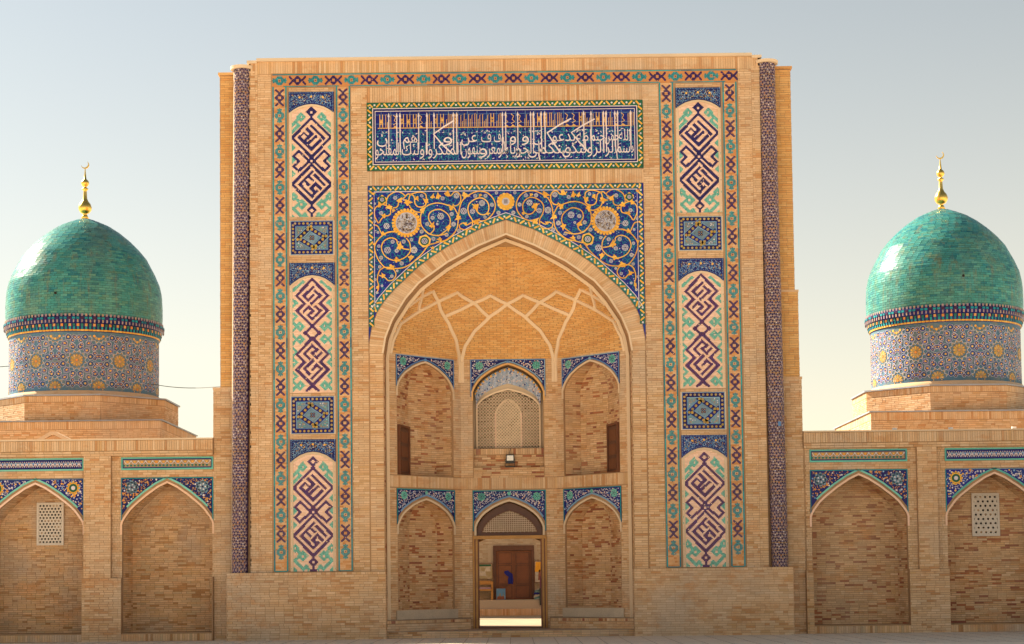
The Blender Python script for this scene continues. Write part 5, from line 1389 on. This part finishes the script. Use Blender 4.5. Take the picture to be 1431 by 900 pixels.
m1=MB(); m1.wbox(-1.6,-.75,24.43,24.9,1.16,1.23,'oak'); m1.build('seat',ch)
m1=MB(); m1.wbox(-1.51,-.84,24.83,24.88,1.42,1.58,'oak'); m1.build('backrest',ch)
m1=MB(); m1.wbox(-1.5,-.85,24.47,24.82,1.235,1.31,'pink'); m1.build('cushion',ch)
# blue robe on the door: a draped cloth
rb=thing('blue_cloth','dark blue cloth hanging from the handle of the courtyard door','cloth',(0,24.88,1.7))
m1=MB(); f=Fr((0,24.9,0)); pts=[(-.26,1.98),(-.12,2.0),(-.02,1.9),(.06,1.86),(.09,1.6),(.07,1.42),(-.02,1.45),(-.12,1.43),(-.13,1.62),(-.10,1.74),(-.2,1.8),(-.29,1.9)]
m1.prism(f,pts,0,.03,'bluecloth',back=True); m1.prism(f,[(-.1,1.9),(-.02,1.85),(.02,1.5),(-.06,1.46)],.03,.06,'bluecloth'); m1.prism(f,[(.02,1.83),(.06,1.8),(.07,1.5),(.03,1.5)],.03,.05,'bluecloth'); m1.build('folded_cloth',rb)
hp=thing('textile_pile','heap of teal and white textiles on the terrace step','textiles',(1.25,24.6,.79))
for i in range(6):
    m1=MB(); x=1.02+random.random()*.25; z=.79+i*.07; m1.prism(Fr((0,24.55+random.random()*.1,0)),[(x-.12,z),(x+.25,z),(x+.28,z+.07),(x+.1,z+.13),(x-.1,z+.09)],0,.28,('teal_cloth','paper','teal_cloth','bluecloth','teal_cloth','paper')[i]); m1.build('cloth',hp)
pc=thing('hanging_robe','maroon robe hanging at the right edge of the doorway view','robe',(1.40,24.2,.8))
m1=MB(); m1.plan([(1.19,24.2),(1.32,24.18),(1.4,24.3),(1.22,24.34)],.95,1.75,'purple'); m1.plan([(1.17,24.16),(1.28,24.14),(1.3,24.24),(1.18,24.25)],.55,1.25,'blackmetal'); m1.build('robe_cloth',pc)

# roof gable, cable
rg=thing('roof_gable','small cream gable peeping over the left arcade wall','roof gable',(-13.6,4,5.5))
f=Fr((0,4,0)); m1=MB(); m1.ribbon(f,[(-14.45,5.86),(-13.86,6.19),(-13.74,6.19),(-13.05,5.84)],.11,-.3,.02,'plaster'); m1.build('gable_rim',rg)
m1=MB(); m1.prism(f,[(-14.4,5.4),(-13.05,5.4),(-13.05,5.8),(-13.8,6.14),(-14.4,5.84)],-2,-.02,'brick'); m1.build('gable_wall',rg)
m1=MB(); m1.wbox(-14.4,-13.05,4.03,6,0,5.41,'mortar'); m1.build('gable_base',rg)
cab=thing('overhead_cable','thin dark cable strung from the left dome to the portal','cable',(-10,10,8.3))
m1=MB()
def sag(a,b,d,n=14):
    P=[Vector(a).lerp(Vector(b),i/n)-Vector((0,0,d*4*(i/n)*(1-i/n))) for i in range(n+1)]; V=[]
    for p in P: V+=[(p.x,p.y,p.z+.014),(p.x,p.y-.012,p.z-.008),(p.x,p.y+.012,p.z-.008)]
    m1.add(V,[(3*i+k,3*i+(k+1)%3,3*i+3+(k+1)%3,3*i+3+k) for i in range(n) for k in range(3)],'blackmetal')
sag((-12.7,13.5,8.72),(-8.25,3.5,7.55),.12); sag((-17.8,13.5,9.42),(-26,14,9.75),.2); m1.build('wire',cab)
for i,(x,lab) in enumerate(((11.0,'small white roof lamp on the right parapet above the first bay'),(12.6,'small white roof lamp on the right parapet above the pier'),(14.4,'small white roof lamp on the right parapet above the lattice window'))):
    o=thing('roof_lamp',lab,'lamp',(x,.8,5.7),group='small roof lamps on the right parapet'); m1=MB(); m1.wbox(x-.06,x+.06,.76,.84,5.72,5.80,'tube'); m1.build('lamp_head',o); m1=MB(); m1.wbox(x-.015,x+.015,.79,.82,5.69,5.73,'blackmetal'); m1.build('bracket',o)
